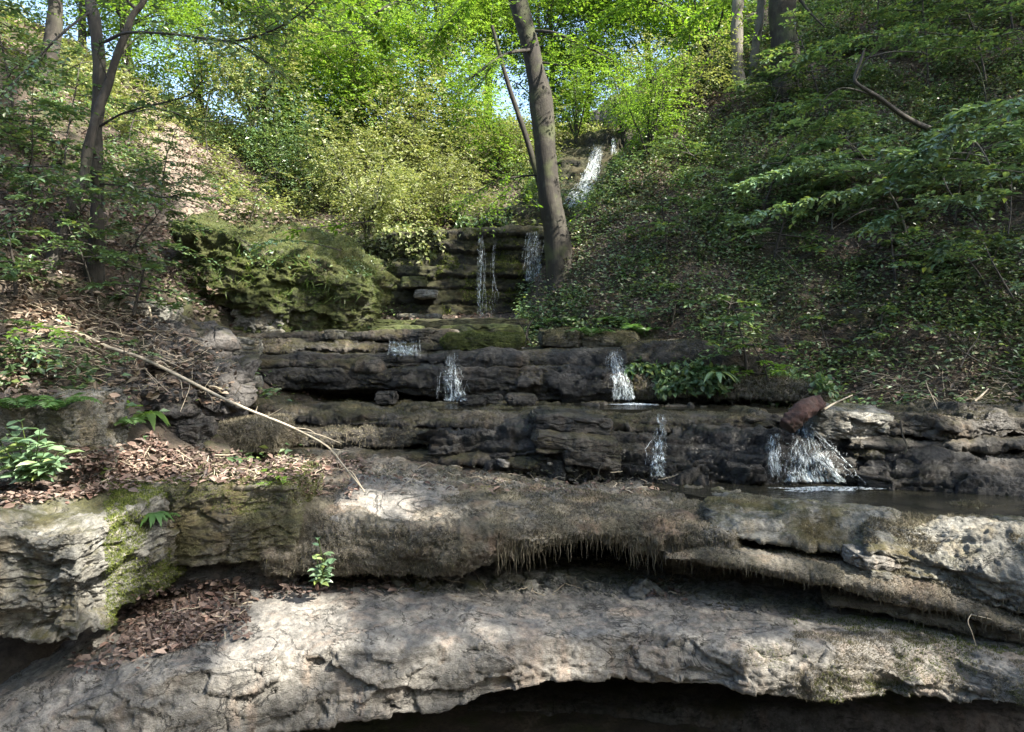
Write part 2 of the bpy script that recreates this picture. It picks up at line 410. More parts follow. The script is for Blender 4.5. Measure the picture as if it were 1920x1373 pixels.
xs = np.concatenate([np.linspace(-60, -16, 45)[:-1], np.linspace(-16, 17, 472), np.linspace(17, 60, 44)[1:]])
ys = np.concatenate([np.linspace(-40, 5.5, 40)[:-1], np.linspace(5.5, 26, 330), np.linspace(26, 110, 60)[1:]])
XX, YY = np.meshgrid(xs, ys)
TV = np.stack([XX.ravel(), YY.ravel(), terr(XX.ravel(), YY.ravel())], 1)
TQ = grid_quads(len(ys), len(xs))
ctr = TV[TQ].mean(1)
ground = obj('ground', TV, [TQ], [M['soil'], M['path']], origin=(0, 0, 0), midx=path_mask(ctr).astype(int))
tag(ground, 'brown leaf strewn forest soil of the gorge floor and both banks', kind='structure')
print('terrain', len(TV), round(time.time() - T0, 1))

BV = [(TV, TQ)]
# ------------------------------------------------------------------ ledges
def D(py, z): return z * F / (CY - py)
def line(pts):
    """[(px, py, d or -z)] -> array (px, x/d.., d): negative third value = height of the surface"""
    out = []
    for px, py, v in pts:
        d = v if v > 0 else D(py, v)
        out.append((px, (CY - py) / F * d, d))
    return np.array(out)

def loft(lines, res, seed, disp, smooth=3, cap=.35, capstep=.08):
    px0, px1 = max(l[0, 0] for l in lines), min(l[-1, 0] for l in lines)
    dm = np.mean([l[:, 2].mean() for l in lines[:4]])
    nc = int((px1 - px0) / F * dm / res) + 2
    px = np.linspace(px0, px1, nc)
    def rs(l):
        z = np.interp(px, l[:, 0], l[:, 1]); d = np.interp(px, l[:, 0], l[:, 2])
        k = max(3, int(.06 / res)) | 1; ker = np.hanning(k + 2)[1:-1]; ker /= ker.sum()
        pad = lambda a: np.convolve(np.concatenate([np.full(k // 2, a[0]), a, np.full(k // 2, a[-1])]), ker, 'valid')
        z, d = pad(z), pad(d)
        return np.stack([(px - CX) / F * d, d, z], 1)
    Ls = [rs(l) for l in lines]
    rows = [Ls[0][None]]
    for a, b in zip(Ls[:-1], Ls[1:]):
        n = max(2, int(np.ceil(np.median(np.linalg.norm(b - a, axis=1)) / res)))
        t = np.linspace(0, 1, n + 1)[1:, None, None]
        rows.append(a[None] * (1 - t) + b[None] * t)
    Gd = np.concatenate(rows)
    for _ in range(smooth):
        Gd[1:-1] = .25 * Gd[:-2] + .5 * Gd[1:-1] + .25 * Gd[2:]
    # close both ends by folding the section back and inward
    if cap:
        def ends(first):
            e = Gd[:, 0] if first else Gd[:, -1]
            c = e.mean(0); out = []
            for k in range(1, 8):
                q = e.copy(); s = k / 7
                q[:, 0] += (-1 if first else 1) * capstep * math.sin(s * 1.57)
                q = q * (1 - s ** 3) + (c + np.array([(-1 if first else 1) * capstep, .1, 0])) * s ** 3
                out.append(q[:, None])
            return np.concatenate(out[::-1] if first else out, 1)
        Gd = np.concatenate([ends(True), Gd, ends(False)], 1)
    R, C = Gd.shape[:2]
    N = unit(np.cross(np.gradient(Gd, axis=1), np.gradient(Gd, axis=0)))
    if (N[R // 3] @ np.array([0, -1, .6])).mean() < 0: N = -N
    for _ in range(2):
        N[1:-1, 1:-1] = N[1:-1, 1:-1] + .5 * (N[:-2, 1:-1] + N[2:, 1:-1] + N[1:-1, :-2] + N[1:-1, 2:]); N = unit(N)
    V = Gd.reshape(-1, 3); N = N.reshape(-1, 3)
    V = V + N * disp(V, seed, N)[:, None]
    return V, grid_quads(R, C)

ROCKS = {}
def ledge(name, label, lip, bot, back=.8, dzb=.0, under=.6, mat='tier', res=.022, seed=1, big=.06, fac=.03, st=0, thick=.2, fine=.012,
          fscale=(2.2, 2.2, 4.5), cat='rock ledge', bulge=.05, dun=.02, extra=None, cap=.35, mid=.45, smooth=3, group=None, crack=.02):
    lip, bot = line(lip), line(bot)
    off = lambda l, dz, dd: np.stack([l[:, 0], l[:, 1] + dz, l[:, 2] + dd], 1)
    face = np.stack([lip[:, 0], lip[:, 1] * .5 + np.interp(lip[:, 0], bot[:, 0], bot[:, 1]) * .5, lip[:, 2] * .5 + np.interp(lip[:, 0], bot[:, 0], bot[:, 2]) * .5 - bulge], 1)
    ls = [off(lip, dzb, back), off(lip, dzb * mid, back * mid), lip, face, bot, off(bot, dun, under), off(bot, -.35, under + .12)]
    if extra: ls = extra(ls)
    V, Q = loft(ls, res, seed, lambda p, s, N: rockdisp(p, s, big, fac, st, thick, fine, fscale, crack, N), smooth=smooth, cap=cap)
    o = obj(name, V, [Q], M[mat]); tag(o, label, cat, group)
    BV.append((V, Q)); ROCKS[label] = (o, V, Q)
    return o, V, Q

def block(name, label, c, size, rot=0, tilt=(0, 0), n=40, k=.72, mat='block', seed=1, big=.05, fac=.03, st=0, thick=.15, fine=.01, fscale=(3, 3, 5), cat='boulder', group=None, carve=None, crack=.015):
    """a free standing stone: rounded box, bedded and chipped"""
    u = np.linspace(-1, 1, n); A, B = np.meshgrid(u, u); A = A.ravel(); B = B.ravel(); O = np.ones_like(A)
    cube = np.concatenate([np.stack(f, 1) for f in ((A, B, O), (B, A, -O), (O, A, B), (-O, B, A), (B, O, A), (A, -O, B))])
    Q = np.concatenate([grid_quads(n, n, i * n * n) for i in range(6)])
    key, inv = np.unique(np.round(cube, 5), axis=0, return_inverse=True); inv = inv.ravel()
    cube = key; Q = inv[Q]
    sph = unit(cube); s = sph * (1 - k) * 1.15 + cube * k * .98
    # lens-like edges: narrow the section toward the ends a little
    V = s * np.asarray(size) * .5
    nr = unit(sph * (1 - k) + np.sign(cube) * np.abs(cube) ** 8 * k)
    cr, sr = math.cos(rot), math.sin(rot); Rz = np.array([[cr, -sr, 0], [sr, cr, 0], [0, 0, 1]])
    a, b = tilt; Ry = np.array([[math.cos(a), 0, math.sin(a)], [0, 1, 0], [-math.sin(a), 0, math.cos(a)]]); Rx = np.array([[1, 0, 0], [0, math.cos(b), -math.sin(b)], [0, math.sin(b), math.cos(b)]])
    Rm = Rz @ Ry @ Rx
    V = V @ Rm.T + np.asarray(c); nr = nr @ Rm.T
    V = V + nr * rockdisp(V, seed, big, fac, st, thick, fine, fscale, crack, nr)[:, None]
    if carve is not None: V = carve(V, nr)
    o = obj(name, V, [Q], M[mat]); tag(o, label, cat, group)
    BV.append((V, Q)); ROCKS[label] = (o, V, Q)
    return o, V, Q
def bpx(name, label, x0, x1, y0, y1, d, depth, **kw):
    """stone that fills the photo box x0..x1, y0..y1 with its near face at depth d"""
    w, h = (x1 - x0) / F * d, (y1 - y0) / F * d
    c = P((x0 + x1) / 2, (y0 + y1) / 2, d); c[1] += depth / 2
    return block(name, label, c, (w, depth, h), **kw)

Z = -2.1
# --- the pale slab across the bottom of the view
def slab_extra(ls):
    lip, bot = ls[2], ls[4]
    hid = np.array([(-200, -2.8, 6.0), (100, -2.6, 6.2), (480, -2.17, 7.4), (860, -2.14, 7.4), (1260, -2.14, 7.2), (1560, -2.12, 6.8), (1920, -2.12, 6.2), (2150, -2.1, 6.0)], float)
    back = line([(-200, 1410, -2.62), (0, 1335, -2.50), (130, 1262, -2.28), (230, 1228, -2.15), (480, 1112, Z), (860, 1100, Z), (1260, 1122, Z), (1560, 1150, Z), (1920, 1235, Z), (2150, 1320, Z)])
    off = lambda l, dz, dd: np.stack([l[:, 0], l[:, 1] + dz, l[:, 2] + dd], 1)
    return [hid, back, lip, ls[3], bot, off(bot, .05, .5), off(bot, .02, 1.5), off(bot, -.9, 1.8)]
slab_lip = [(-200, 1490, -2.66), (0, 1400, -2.54), (150, 1325, -2.34), (300, 1270, -2.18), (480, 1232, -2.13), (600, 1215, -2.12), (740, 1222, -2.12), (860, 1200, -2.12), (1000, 1198, -2.12), (1170, 1183, -2.12), (1280, 1190, -2.12), (1400, 1212, -2.12), (1560, 1219, -2.12), (1650, 1213, -2.12), (1780, 1226, -2.12), (1920, 1268, -2.12), (2150, 1370, -2.12)]
sl = line(slab_lip)
slab_bot = []
for px, py in [(-200, 1580), (0, 1510), (300, 1420), (590, 1367), (680, 1352), (840, 1332), (900, 1312), (980, 1295), (1080, 1275), (1170, 1271), (1280, 1281), (1400, 1296), (1545, 1313), (1700, 1301), (1800, 1316), (1920, 1328), (2150, 1420)]:
    slab_bot.append((px, py, float(np.interp(px, sl[:, 0], sl[:, 2])) - .10))
ledge('rock_slab', 'broad pale limestone slab with a sunlit patch and a black hollow beneath it', slab_lip, slab_bot, mat='slab', res=.0125, seed=3, big=.06, fac=.055, fine=.010,
      fscale=(2.6, 2.6, 6.0), extra=slab_extra, bulge=.03, cat='rock slab', smooth=6, crack=.03)
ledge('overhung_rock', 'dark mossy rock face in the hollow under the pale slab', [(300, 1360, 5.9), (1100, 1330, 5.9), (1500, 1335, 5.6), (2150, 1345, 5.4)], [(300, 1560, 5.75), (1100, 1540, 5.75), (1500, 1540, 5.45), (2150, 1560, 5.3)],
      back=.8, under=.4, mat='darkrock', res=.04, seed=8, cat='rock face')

# --- second ledge: the long mossy shelf
def shelf_extra(ls):
    lip = ls[2]
    far = line([(500, 855, -1.30), (700, 866, -1.33), (1000, 876, -1.38), (1180, 892, -1.44), (1400, 905, -1.48)])
    hid = np.stack([far[:, 0], far[:, 1] + .02, far[:, 2] + 1.2], 1)
    return [hid, far] + ls[2:]
ledge('mossy_ledge', 'long limestone shelf under shaggy dry moss with roots hanging from its edge', 
      [(500, 985, -1.52), (560, 962, -1.46), (640, 968, -1.46), (720, 985, -1.50), (800, 1000, -1.54), (880, 1000, -1.54), (960, 985, -1.50), (1100, 978, -1.48), (1240, 980, -1.48), (1330, 990, -1.50), (1370, 1000, -1.52)],
      [(500, 1082, 5.66), (620, 1086, 5.62), (700, 1083, 5.6), (790, 1080, 5.58), (860, 1066, 5.55), (940, 1046, 5.55), (1050, 1026, 5.55), (1110, 1013, 5.56), (1250, 1030, 5.55), (1370, 1046, 5.5)],
      under=1.1, mat='shag', res=.0135, seed=21, big=.15, fac=.02, fine=.03, extra=shelf_extra, bulge=.07, smooth=8, fscale=(2, 2, 3))
# bright bare patch of stone on the shelf
bpx('stone_plate', 'bare pale stone plate in the sun on the mossy shelf', 615, 855, 962, 982, 5.70, .75, mat='slab', n=60, seed=33, big=.10, fac=.04, k=.8, cat='stone plate', tilt=(.10, .34))
# --- right part of the second ledge
ledge('rock_ledge', 'brown mossy stone course in shade behind the strip of shaggy moss', 
      [(1345, 958, -1.42), (1440, 962, -1.43), (1560, 965, -1.43), (1660, 972, -1.43)], [(1345, 1000, 5.50), (1440, 1018, 5.4), (1560, 1028, 5.3), (1660, 1036, 5.2)],
      back=1.0, dzb=-.09, under=.6, mat='block', res=.014, seed=41, big=.08, fac=.08, fine=.02, st=.02, thick=.1, smooth=2)
ledge('rock_ledge', 'thick mossy limestone nose at the pool rim with dappled sun', 
      [(1640, 985, -1.42), (1720, 986, -1.40), (1800, 988, -1.38), (1900, 1000, -1.38), (2120, 1030, -1.38)], [(1640, 1062, 5.08), (1700, 1085, 4.98), (1800, 1130, 4.8), (1900, 1158, 4.66), (2120, 1200, 4.5)],
      back=1.0, dzb=-.10, under=.5, mat='block', res=.0135, seed=47, big=.12, fac=.05, fine=.025, st=.02, bulge=.12, smooth=6)
ledge('rock_ledge', 'sloping strip of shaggy moss fringed with dangling roots', 
      [(1260, 1036, 5.4), (1340, 1034, 5.34), (1430, 1048, 5.25), (1540, 1062, 5.15), (1640, 1080, 5.02), (1780, 1104, 4.9), (1920, 1165, 4.7)], [(1260, 1052, 5.36), (1330, 1060, 5.32), (1430, 1074, 5.22), (1580, 1104, 5.05), (1660, 1126, 4.95), (1780, 1143, 4.82), (1920, 1192, 4.62)],
      back=.6, dzb=-.05, under=.6, mat='shag', res=.014, seed=52, big=.05, fac=.02, fine=.02)
ledge('rock_ledge', 'lowest dark stone course with a blunt tip above the black gap', 
      [(1570, 1122, 5.15), (1660, 1126, 5.05), (1780, 1148, 4.95), (2000, 1198, 4.75)], [(1570, 1142, 5.13), (1660, 1158, 5.03), (1780, 1178, 4.9), (2000, 1225, 4.7)],
      back=.5, under=.5, mat='shag', res=.016, seed=57, big=.05, fac=.03)
bpx('rock', 'small pale sunlit stone wedged under the pool rim', 1608, 1692, 1046, 1072, 5.0, .3, mat='slab', n=28, seed=61, big=.03, fac=.03, cat='stone', tilt=(.12, 0))
bpx('rock', 'second pale stone stacked just below the sunlit wedge', 1630, 1712, 1074, 1098, 4.96, .3, mat='block', n=28, seed=62, big=.03, fac=.03, cat='stone', tilt=(.15, 0))
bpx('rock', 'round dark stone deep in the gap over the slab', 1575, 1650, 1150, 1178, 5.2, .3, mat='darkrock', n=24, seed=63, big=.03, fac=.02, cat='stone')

# --- the big blocks beside the slab
block('boulder', 'huge pale limestone block with a moss curtain down one end', P(50, 1055, 4.95) + np.array([0, .45, 0]), (1.42, 1.6, .76), rot=-.10, tilt=(.02, .05), n=110, k=.86, seed=71, big=.16, fac=.085, fine=.022, fscale=(2.0, 2.0, 4.0), mat='block', crack=.03)
bpx('boulder', 'square block topped with bright green moss beside the pale block', 292, 556, 905, 1056, 5.55, .9, n=84, k=.8, seed=75, big=.09, fac=.035, fine=.018, mat='mossrock', tilt=(-.02, .04))
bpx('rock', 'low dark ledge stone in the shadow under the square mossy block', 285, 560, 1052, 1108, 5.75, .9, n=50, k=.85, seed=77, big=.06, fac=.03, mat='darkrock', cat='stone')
bpx('boulder', 'mossy boulder behind the broad leaved plant', -60, 146, 742, 915, 5.6, .8, n=70, k=.78, seed=79, big=.10, fac=.05, mat='block', tilt=(.0, .1))
bpx('boulder', 'hairy mossy stone with drip fringe beside the shadowed hole', 204, 276, 772, 842, 6.9, .5, n=44, k=.7, seed=81, big=.05, fac=.03, mat='mossrock')
bpx('boulder', 'dark squared stone under the fallen branch', 330, 424, 700, 790, 7.5, .7, n=44, k=.86, seed=83, big=.05, fac=.04, mat='darkrock', tilt=(.08, 0))
bpx('boulder', 'flat dark stone beneath the squared stone', 300, 378, 785, 840, 7.2, .6, n=40, k=.8, seed=84, big=.04, fac=.03, mat='darkrock')
bpx('boulder', 'plump stone wearing a brown moss wig beside the litter bank', 396, 522, 790, 852, 7.35, .6, n=54, k=.74, seed=85, big=.06, fac=.03, mat='shag')
bpx('boulder', 'pale angular block perched on the end of the stone steps', 378, 464, 632, 672, 9.0, .7, n=48, k=.9, seed=87, big=.04, fac=.05, mat='block', tilt=(.16, 0), rot=.2)
bpx('boulder', 'tiny pale mossy knob below the perched angular block', 440, 478, 706, 728, 8.6, .3, n=26, k=.6, seed=88, big=.03, fac=.03, mat='block')
bpx('boulder', 'low dark stone half buried in the litter bank', 150, 215, 690, 780, 6.8, .7, n=36, k=.8, seed=89, big=.06, fac=.04, mat='darkrock')
bpx('boulder', 'dark shelf of bank rock under ferny saplings', 190, 330, 640, 720, 8.0, .9, n=50, k=.86, seed=90, big=.08, fac=.05, mat='darkrock', tilt=(.14, .05), st=.03, thick=.12)
bpx('boulder', 'grey bank rock with a white stick leaning on it', 225, 300, 565, 620, 8.7, .7, n=40, k=.8, seed=91, big=.06, fac=.05, mat='block')

# --- craggy foot of the bank under the fallen branch
ledge('bank_rock', 'dark jagged bank rock behind the hairy mossy stone', [(120, 735, 6.75), (200, 728, 6.8), (280, 735, 6.9), (350, 752, 7.0)], [(120, 800, 6.7), (200, 806, 6.75), (280, 800, 6.85), (350, 800, 6.95)], back=.9, dzb=.15, under=.4, mat='darkrock', res=.018, seed=611, big=.2, fac=.14, st=.05, thick=.11, fine=.03, smooth=2, cat='bank rock')
ledge('bank_rock', 'broken dark bedrock where the fallen branch crosses the bank', [(210, 668, 7.4), (300, 672, 7.5), (380, 690, 7.6), (450, 705, 7.8)], [(210, 728, 7.3), (300, 735, 7.4), (380, 745, 7.5), (450, 750, 7.7)], back=.8, dzb=.2, under=.35, mat='darkrock', res=.019, seed=613, big=.2, fac=.14, st=.05, thick=.12, fine=.03, smooth=2, cat='bank rock')
ledge('bank_rock', 'shadowy bedrock step high in the litter bank', [(150, 610, 8.0), (240, 606, 8.2), (330, 622, 8.5), (400, 636, 8.8)], [(150, 655, 7.9), (240, 655, 8.1), (330, 662, 8.4), (400, 668, 8.7)], back=.8, dzb=.25, under=.3, mat='darkrock', res=.022, seed=615, big=.22, fac=.14, st=.05, thick=.13, fine=.03, smooth=2, cat='bank rock')
bpx('boulder', 'squat dark stone jammed under the bank beside the litter', 300, 372, 798, 846, 6.85, .5, n=44, k=.75, seed=617, big=.08, fac=.06, mat='darkrock')

# --- third tier, below the upper pool
ledge('rock_ledge', 'mossy rim of the upper pool', [(480, 752, 8.25), (560, 757, -.78), (700, 764, -.79), (850, 768, -.80), (1000, 768, -.79), (1300, 772, -.79), (1500, 776, -.79), (1560, 778, -.79)],
      [(480, 775, 8.2), (560, 788, 8.2), (700, 794, 7.95), (850, 797, 7.7), (1000, 800, 7.65), (1300, 806, 7.5), (1560, 806, 7.4)], back=1.9, dzb=-.05, under=.4, mat='tier', res=.017, seed=101, big=.07, fac=.06, st=.035, thick=.075, fine=.02, smooth=2)
ledge('rock_ledge', 'long mossy lower lip over a deep dark gap', [(500, 806, 8.0), (640, 806, 7.9), (760, 803, 7.75), (860, 806, 7.6)], [(500, 826, 7.98), (640, 832, 7.85), (760, 832, 7.7), (860, 832, 7.5)], back=.6, under=.7, mat='tier', res=.017, seed=103, big=.07, fac=.05, st=.03, thick=.07, fine=.02, smooth=2)
ledge('rock_ledge', 'wet chipped courses between the two pools', [(830, 812, 7.55), (1000, 812, 7.4), (1240, 818, 7.3), (1450, 824, 7.2), (1600, 830, 7.15)], [(830, 872, 7.35), (1000, 880, 7.2), (1240, 900, 6.95), (1450, 908, 6.85), (1600, 910, 6.8)], back=.5, under=.25, mat='wetrock', res=.018, seed=105, big=.14, fac=.13, st=.075, thick=.085, smooth=1, fine=.025, fscale=(2.0, 2.0, 6.5), dun=-.08)
bpx('boulder', 'rough wet stone jutting from the middle of the chipped courses', 1000, 1150, 782, 816, 7.15, .6, n=44, k=.66, seed=107, big=.08, fac=.06, mat='wetrock', tilt=(.08, 0))
bpx('boulder', 'tilted brown slab lying on the chipped courses', 1002, 1168, 818, 850, 6.95, .6, n=44, k=.6, seed=108, big=.06, fac=.05, mat='tier', tilt=(.1, .1))
bpx('boulder', 'lower tilted slab touching the shelf below the brown slab', 1060, 1170, 850, 878, 6.85, .5, n=36, k=.66, seed=109, big=.05, fac=.05, mat='tier', tilt=(.14, .0))
bpx('boulder', 'flat pale boulder beside the red rotten log', 1534, 1690, 770, 820, 6.95, .6, n=54, k=.66, seed=110, big=.05, fac=.05, mat='block', tilt=(.05, .12))
ledge('rock_ledge', 'bright edged ledge with lumpy sunlit moss by the lower pool', [(1660, 780, 7.05), (1760, 776, 6.95), (1850, 776, 6.9), (2120, 782, 6.8)], [(1660, 806, 7.0), (1760, 820, 6.85), (1850, 822, 6.8), (2120, 830, 6.7)], back=1.4, under=.5, mat='tier', res=.017, seed=112, big=.10, fac=.08, st=.035, thick=.08, fine=.03, smooth=2)
ledge('rock_ledge', 'wet black course just above the lower pool', [(1610, 838, 6.95), (1720, 820, 6.95), (1840, 838, 6.85), (2120, 846, 6.7)], [(1610, 872, 6.9), (1720, 866, 6.85), (1840, 870, 6.75), (2120, 880, 6.6)], back=.6, under=.4, mat='tier', res=.018, seed=114, big=.10, fac=.08, st=.04, thick=.08, fine=.025, smooth=2)
ledge('rock_ledge', 'lowest wet ledge dipping into the lower pool', [(1640, 862, 6.85), (1760, 856, 6.75), (1900, 872, 6.6), (2120, 880, 6.5)], [(1640, 915, 6.7), (1760, 918, 6.5), (1900, 935, 6.3), (2120, 955, 6.1)], back=.6, under=.3, mat='wetrock', res=.018, seed=115, big=.12, fac=.09, st=.05, thick=.08, fine=.025, smooth=2)

ledge('rock_ledge', 'thin broken bed at the back of the flat shelf beneath the dark gap', [(520, 846, 7.75), (640, 850, 7.6), (760, 848, 7.5), (900, 856, 7.25), (1000, 866, 7.1)], [(520, 866, 7.72), (640, 868, 7.55), (760, 868, 7.42), (900, 874, 7.2), (1000, 880, 7.05)], back=.5, under=.3, mat='tier', res=.018, seed=700, big=.09, fac=.07, fine=.02, smooth=2)
ledge('rock_ledge', 'thin mossy bed between the two dark wall courses and the step above', [(480, 676, 9.38), (560, 676, 9.36), (640, 677, 9.3), (700, 676, 9.26)], [(480, 692, 9.36), (560, 692, 9.33), (640, 693, 9.27), (700, 693, 9.22)], back=.5, under=.3, mat='tier', res=.018, seed=701, big=.09, fac=.07, fine=.02, smooth=2)
ledge('rock_ledge', 'thin bed peeling under the pale boulder next to the widest cascade', [(1600, 822, 6.98), (1680, 826, 6.93), (1790, 830, 6.86), (1930, 826, 6.75)], [(1600, 838, 6.96), (1680, 841, 6.9), (1790, 843, 6.82), (1930, 840, 6.72)], back=.5, under=.3, mat='tier', res=.018, seed=702, big=.09, fac=.07, fine=.02, smooth=2)
# --- stone steps behind the upper pool
lipZ = -.105
ledge('rock_ledge', 'lower course of the dark wall behind the upper pool', [(470, 697, 9.35), (600, 694, 9.25), (780, 694, 9.1), (900, 690, 9.0), (1060, 689, 8.95), (1200, 692, 8.95), (1330, 694, 8.9)], [(470, 726, 9.35), (600, 728, 9.25), (780, 735, 9.1), (880, 748, 8.98), (1060, 752, 8.93), (1200, 752, 8.93), (1330, 752, 8.88)], back=.8, under=.7, mat='wetrock', res=.02, seed=121, big=.07, fac=.10, fine=.018, fscale=(1.3, 1.3, 2.6), crack=.04)
ledge('rock_ledge', 'upper course of the dark wall, broken into long blocks', [(455, 667, 9.5), (600, 665, 9.4), (760, 664, 9.3), (880, 660, 9.2), (1000, 656, 9.15), (1150, 656, 9.1), (1290, 656, 9.05), (1340, 660, 9.0)], [(455, 688, 9.45), (600, 690, 9.35), (760, 688, 9.22), (880, 686, 9.1), (1060, 685, 9.05), (1200, 687, 9.05), (1340, 690, 9.0)], back=1.0, under=.4, mat='wetrock', res=.02, seed=124, big=.06, fac=.10, fine=.016, fscale=(1.2, 1.2, 2.0), crack=.045)
ledge('rock_ledge', 'third stone step with pinkish sunlit rim', [(440, 640, 9.9), (560, 640, 9.85), (700, 643, 9.7), (830, 648, 9.6)], [(440, 660, 9.85), (560, 662, 9.8), (700, 664, 9.65), (830, 664, 9.55)], back=.7, under=.4, mat='tier', res=.02, seed=127, big=.06, fac=.05, st=.03, thick=.07, fine=.02, smooth=2)
ledge('rock_ledge', 'top stone step below the mossy outcrop', [(450, 628, 10.3), (560, 627, 10.25), (700, 624, 10.1), (850, 622, 10.0)], [(450, 640, 10.28), (560, 640, 10.2), (700, 639, 10.08), (850, 640, 9.95)], back=1.0, under=.4, mat='tier', res=.02, seed=128, big=.06, fac=.05, st=.03, thick=.07, fine=.02, smooth=2)
ledge('rock_ledge', 'grey rim stone under the fern bank, beside the wide fall', [(1175, 645, 9.1), (1290, 642, 8.95), (1420, 668, 8.75)], [(1175, 684, 9.0), (1290, 690, 8.85), (1420, 705, 8.7)], back=.8, under=.4, mat='tier', res=.024, seed=129, big=.1, fac=.04)
ledge('rock_ledge', 'overgrown bank edge sagging over the upper pool', [(1200, 692, 8.92), (1300, 694, 8.75), (1420, 712, 8.5), (1540, 722, 8.35)], [(1200, 748, 8.85), (1300, 740, 8.65), (1420, 748, 8.45), (1540, 752, 8.3)], back=.9, under=.5, mat='shag', res=.024, seed=130, big=.14, fac=.05, fine=.03)
bpx('boulder', 'long olive moss bolster lying on the upper step', 832, 984, 626, 656, 9.35, .5, n=54, k=.55, seed=131, big=.10, fac=.01, fine=.02, mat='greenrock')
bpx('boulder', 'mossy boulder beside the two thin stems', 1012, 1088, 618, 652, 9.5, .6, n=36, k=.6, seed=132, big=.06, fac=.03, mat='mossrock')
bpx('boulder', 'low mossy boulder under the fern bank', 1085, 1200, 622, 655, 9.5, .7, n=40, k=.6, seed=133, big=.08, fac=.03, mat='mossrock')
bpx('boulder', 'loose pale stone on the top step', 607, 646, 620, 636, 10.1, .25, n=24, k=.6, seed=134, big=.02, fac=.03, mat='block')
bpx('boulder', 'blocky step stone between the curtain fall and the moss bolster', 785, 840, 618, 650, 9.75, .5, n=34, k=.88, seed=135, big=.03, fac=.04, mat='tier')
for i, (x0, x1, y0, y1, d, lab) in enumerate([(690, 830, 600, 622, 11.6, 'sunlit flat stone at the foot of the cliff'), (770, 1000, 598, 622, 11.2, 'low mossy bed rock below the thin strands of water'), (820, 980, 610, 634, 10.5, 'mossy step stone behind the olive bolster'), (690, 790, 612, 632, 10.8, 'mossy step stone behind the curtain fall')]):
    bpx('boulder', lab, x0, x1, y0, y1, d, 1.0, n=44, k=.7, seed=140 + i, big=.08, fac=.04, mat='greenrock' if i != 1 else 'cliff', cat='stone')
bpx('rock', 'black stone at the foot of the middle fall', 862, 912, 744, 762, 8.4, .3, n=26, k=.6, seed=150, big=.04, fac=.04, mat='wetrock', cat='stone')
bpx('rock', 'rounded wet stone in the shallow pool beside the black stone', 905, 940, 740, 758, 8.55, .25, n=24, k=.55, seed=151, big=.03, fac=.03, mat='wetrock', cat='stone')
bpx('rock', 'pair of wet stone lumps by the middle of the pool', 955, 1005, 744, 760, 8.4, .3, n=26, k=.55, seed=152, big=.05, fac=.05, mat='wetrock', cat='stone')
bpx('rock', 'dark stone under the overhang of the stone steps', 700, 740, 736, 760, 8.8, .3, n=24, k=.6, seed=153, big=.04, fac=.03, mat='wetrock', cat='stone')

# --- cliff with the thin strands
cl_top = [(640, 452, 14.3), (740, 446, 14.2), (860, 443, 14.1), (960, 436, 14.1), (1060, 436, 14.2)]
cl_bot = [(640, 606, 13.7), (740, 602, 13.7), (860, 600, 13.8), (960, 590, 14.0), (1060, 570, 14.2)]
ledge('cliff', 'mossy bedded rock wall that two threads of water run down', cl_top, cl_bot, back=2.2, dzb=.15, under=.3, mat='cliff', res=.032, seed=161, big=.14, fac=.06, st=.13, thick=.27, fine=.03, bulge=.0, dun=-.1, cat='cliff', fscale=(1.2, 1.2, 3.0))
# sunlit mossy noses on the wall
for i, (x0, x1, y0, y1, lab) in enumerate([(750, 800, 516, 538, 'bright lime moss cushion half way up the cliff'), (776, 818, 543, 558, 'small pale stone nose below the lime cushion'), (740, 826, 588, 600, 'buff stone lying at the cliff foot in sun')]):
    bpx('rock', lab, x0, x1, y0, y1, 13.55, .4, n=26, k=.6, seed=165 + i, big=.06, fac=.04, mat='greenrock' if i == 0 else 'block', cat='stone')
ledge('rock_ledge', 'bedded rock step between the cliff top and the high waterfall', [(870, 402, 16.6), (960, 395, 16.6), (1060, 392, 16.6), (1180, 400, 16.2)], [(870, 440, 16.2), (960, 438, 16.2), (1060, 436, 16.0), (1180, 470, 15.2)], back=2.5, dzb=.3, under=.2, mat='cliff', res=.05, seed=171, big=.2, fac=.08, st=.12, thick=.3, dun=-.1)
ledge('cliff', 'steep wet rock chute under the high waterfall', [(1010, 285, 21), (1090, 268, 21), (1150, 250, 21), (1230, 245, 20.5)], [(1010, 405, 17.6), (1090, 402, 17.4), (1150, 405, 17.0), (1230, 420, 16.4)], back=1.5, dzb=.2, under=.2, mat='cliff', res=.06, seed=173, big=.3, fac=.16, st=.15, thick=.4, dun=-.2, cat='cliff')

# --- mossy outcrop with the little cave
def cave(V, nr):
    px, py = V[:, 0] / V[:, 1] * F + CX, CY - V[:, 2] / V[:, 1] * F
    r = np.hypot((px - 408) / 26, (py - 598) / 22) + .25 * fbm(V, 6, 3, 5)
    front = (nr * V).sum(1) < 0
    return V + np.array([.05, 1, .02]) * (1.1 * sstep(1.25, .7, r) * front)[:, None]
block('outcrop', 'green mossy outcrop with a small dark cave in its foot', P(490, 525, 11.0) + np.array([.0, 1.1, -.05]), (3.25, 2.8, 1.95), rot=.12, tilt=(.27, .26), n=130, k=.5, seed=181, big=.36, fac=.12, fine=.035, mat='greenrock', carve=cave, fscale=(1.4, 1.4, 2.2), cat='outcrop')
bpx('boulder', 'tall moss cloaked buttress at the end of the outcrop', 590, 682, 482, 622, 11.0, 1.5, n=70, k=.6, seed=183, big=.16, fac=.04, fine=.03, mat='greenrock', tilt=(.16, .12), cat='outcrop')
bpx('boulder', 'slanting bare stone beside the small cave', 430, 532, 575, 624, 10.7, .5, n=48, k=.7, seed=185, big=.06, fac=.07, mat='block', tilt=(.1, .2))

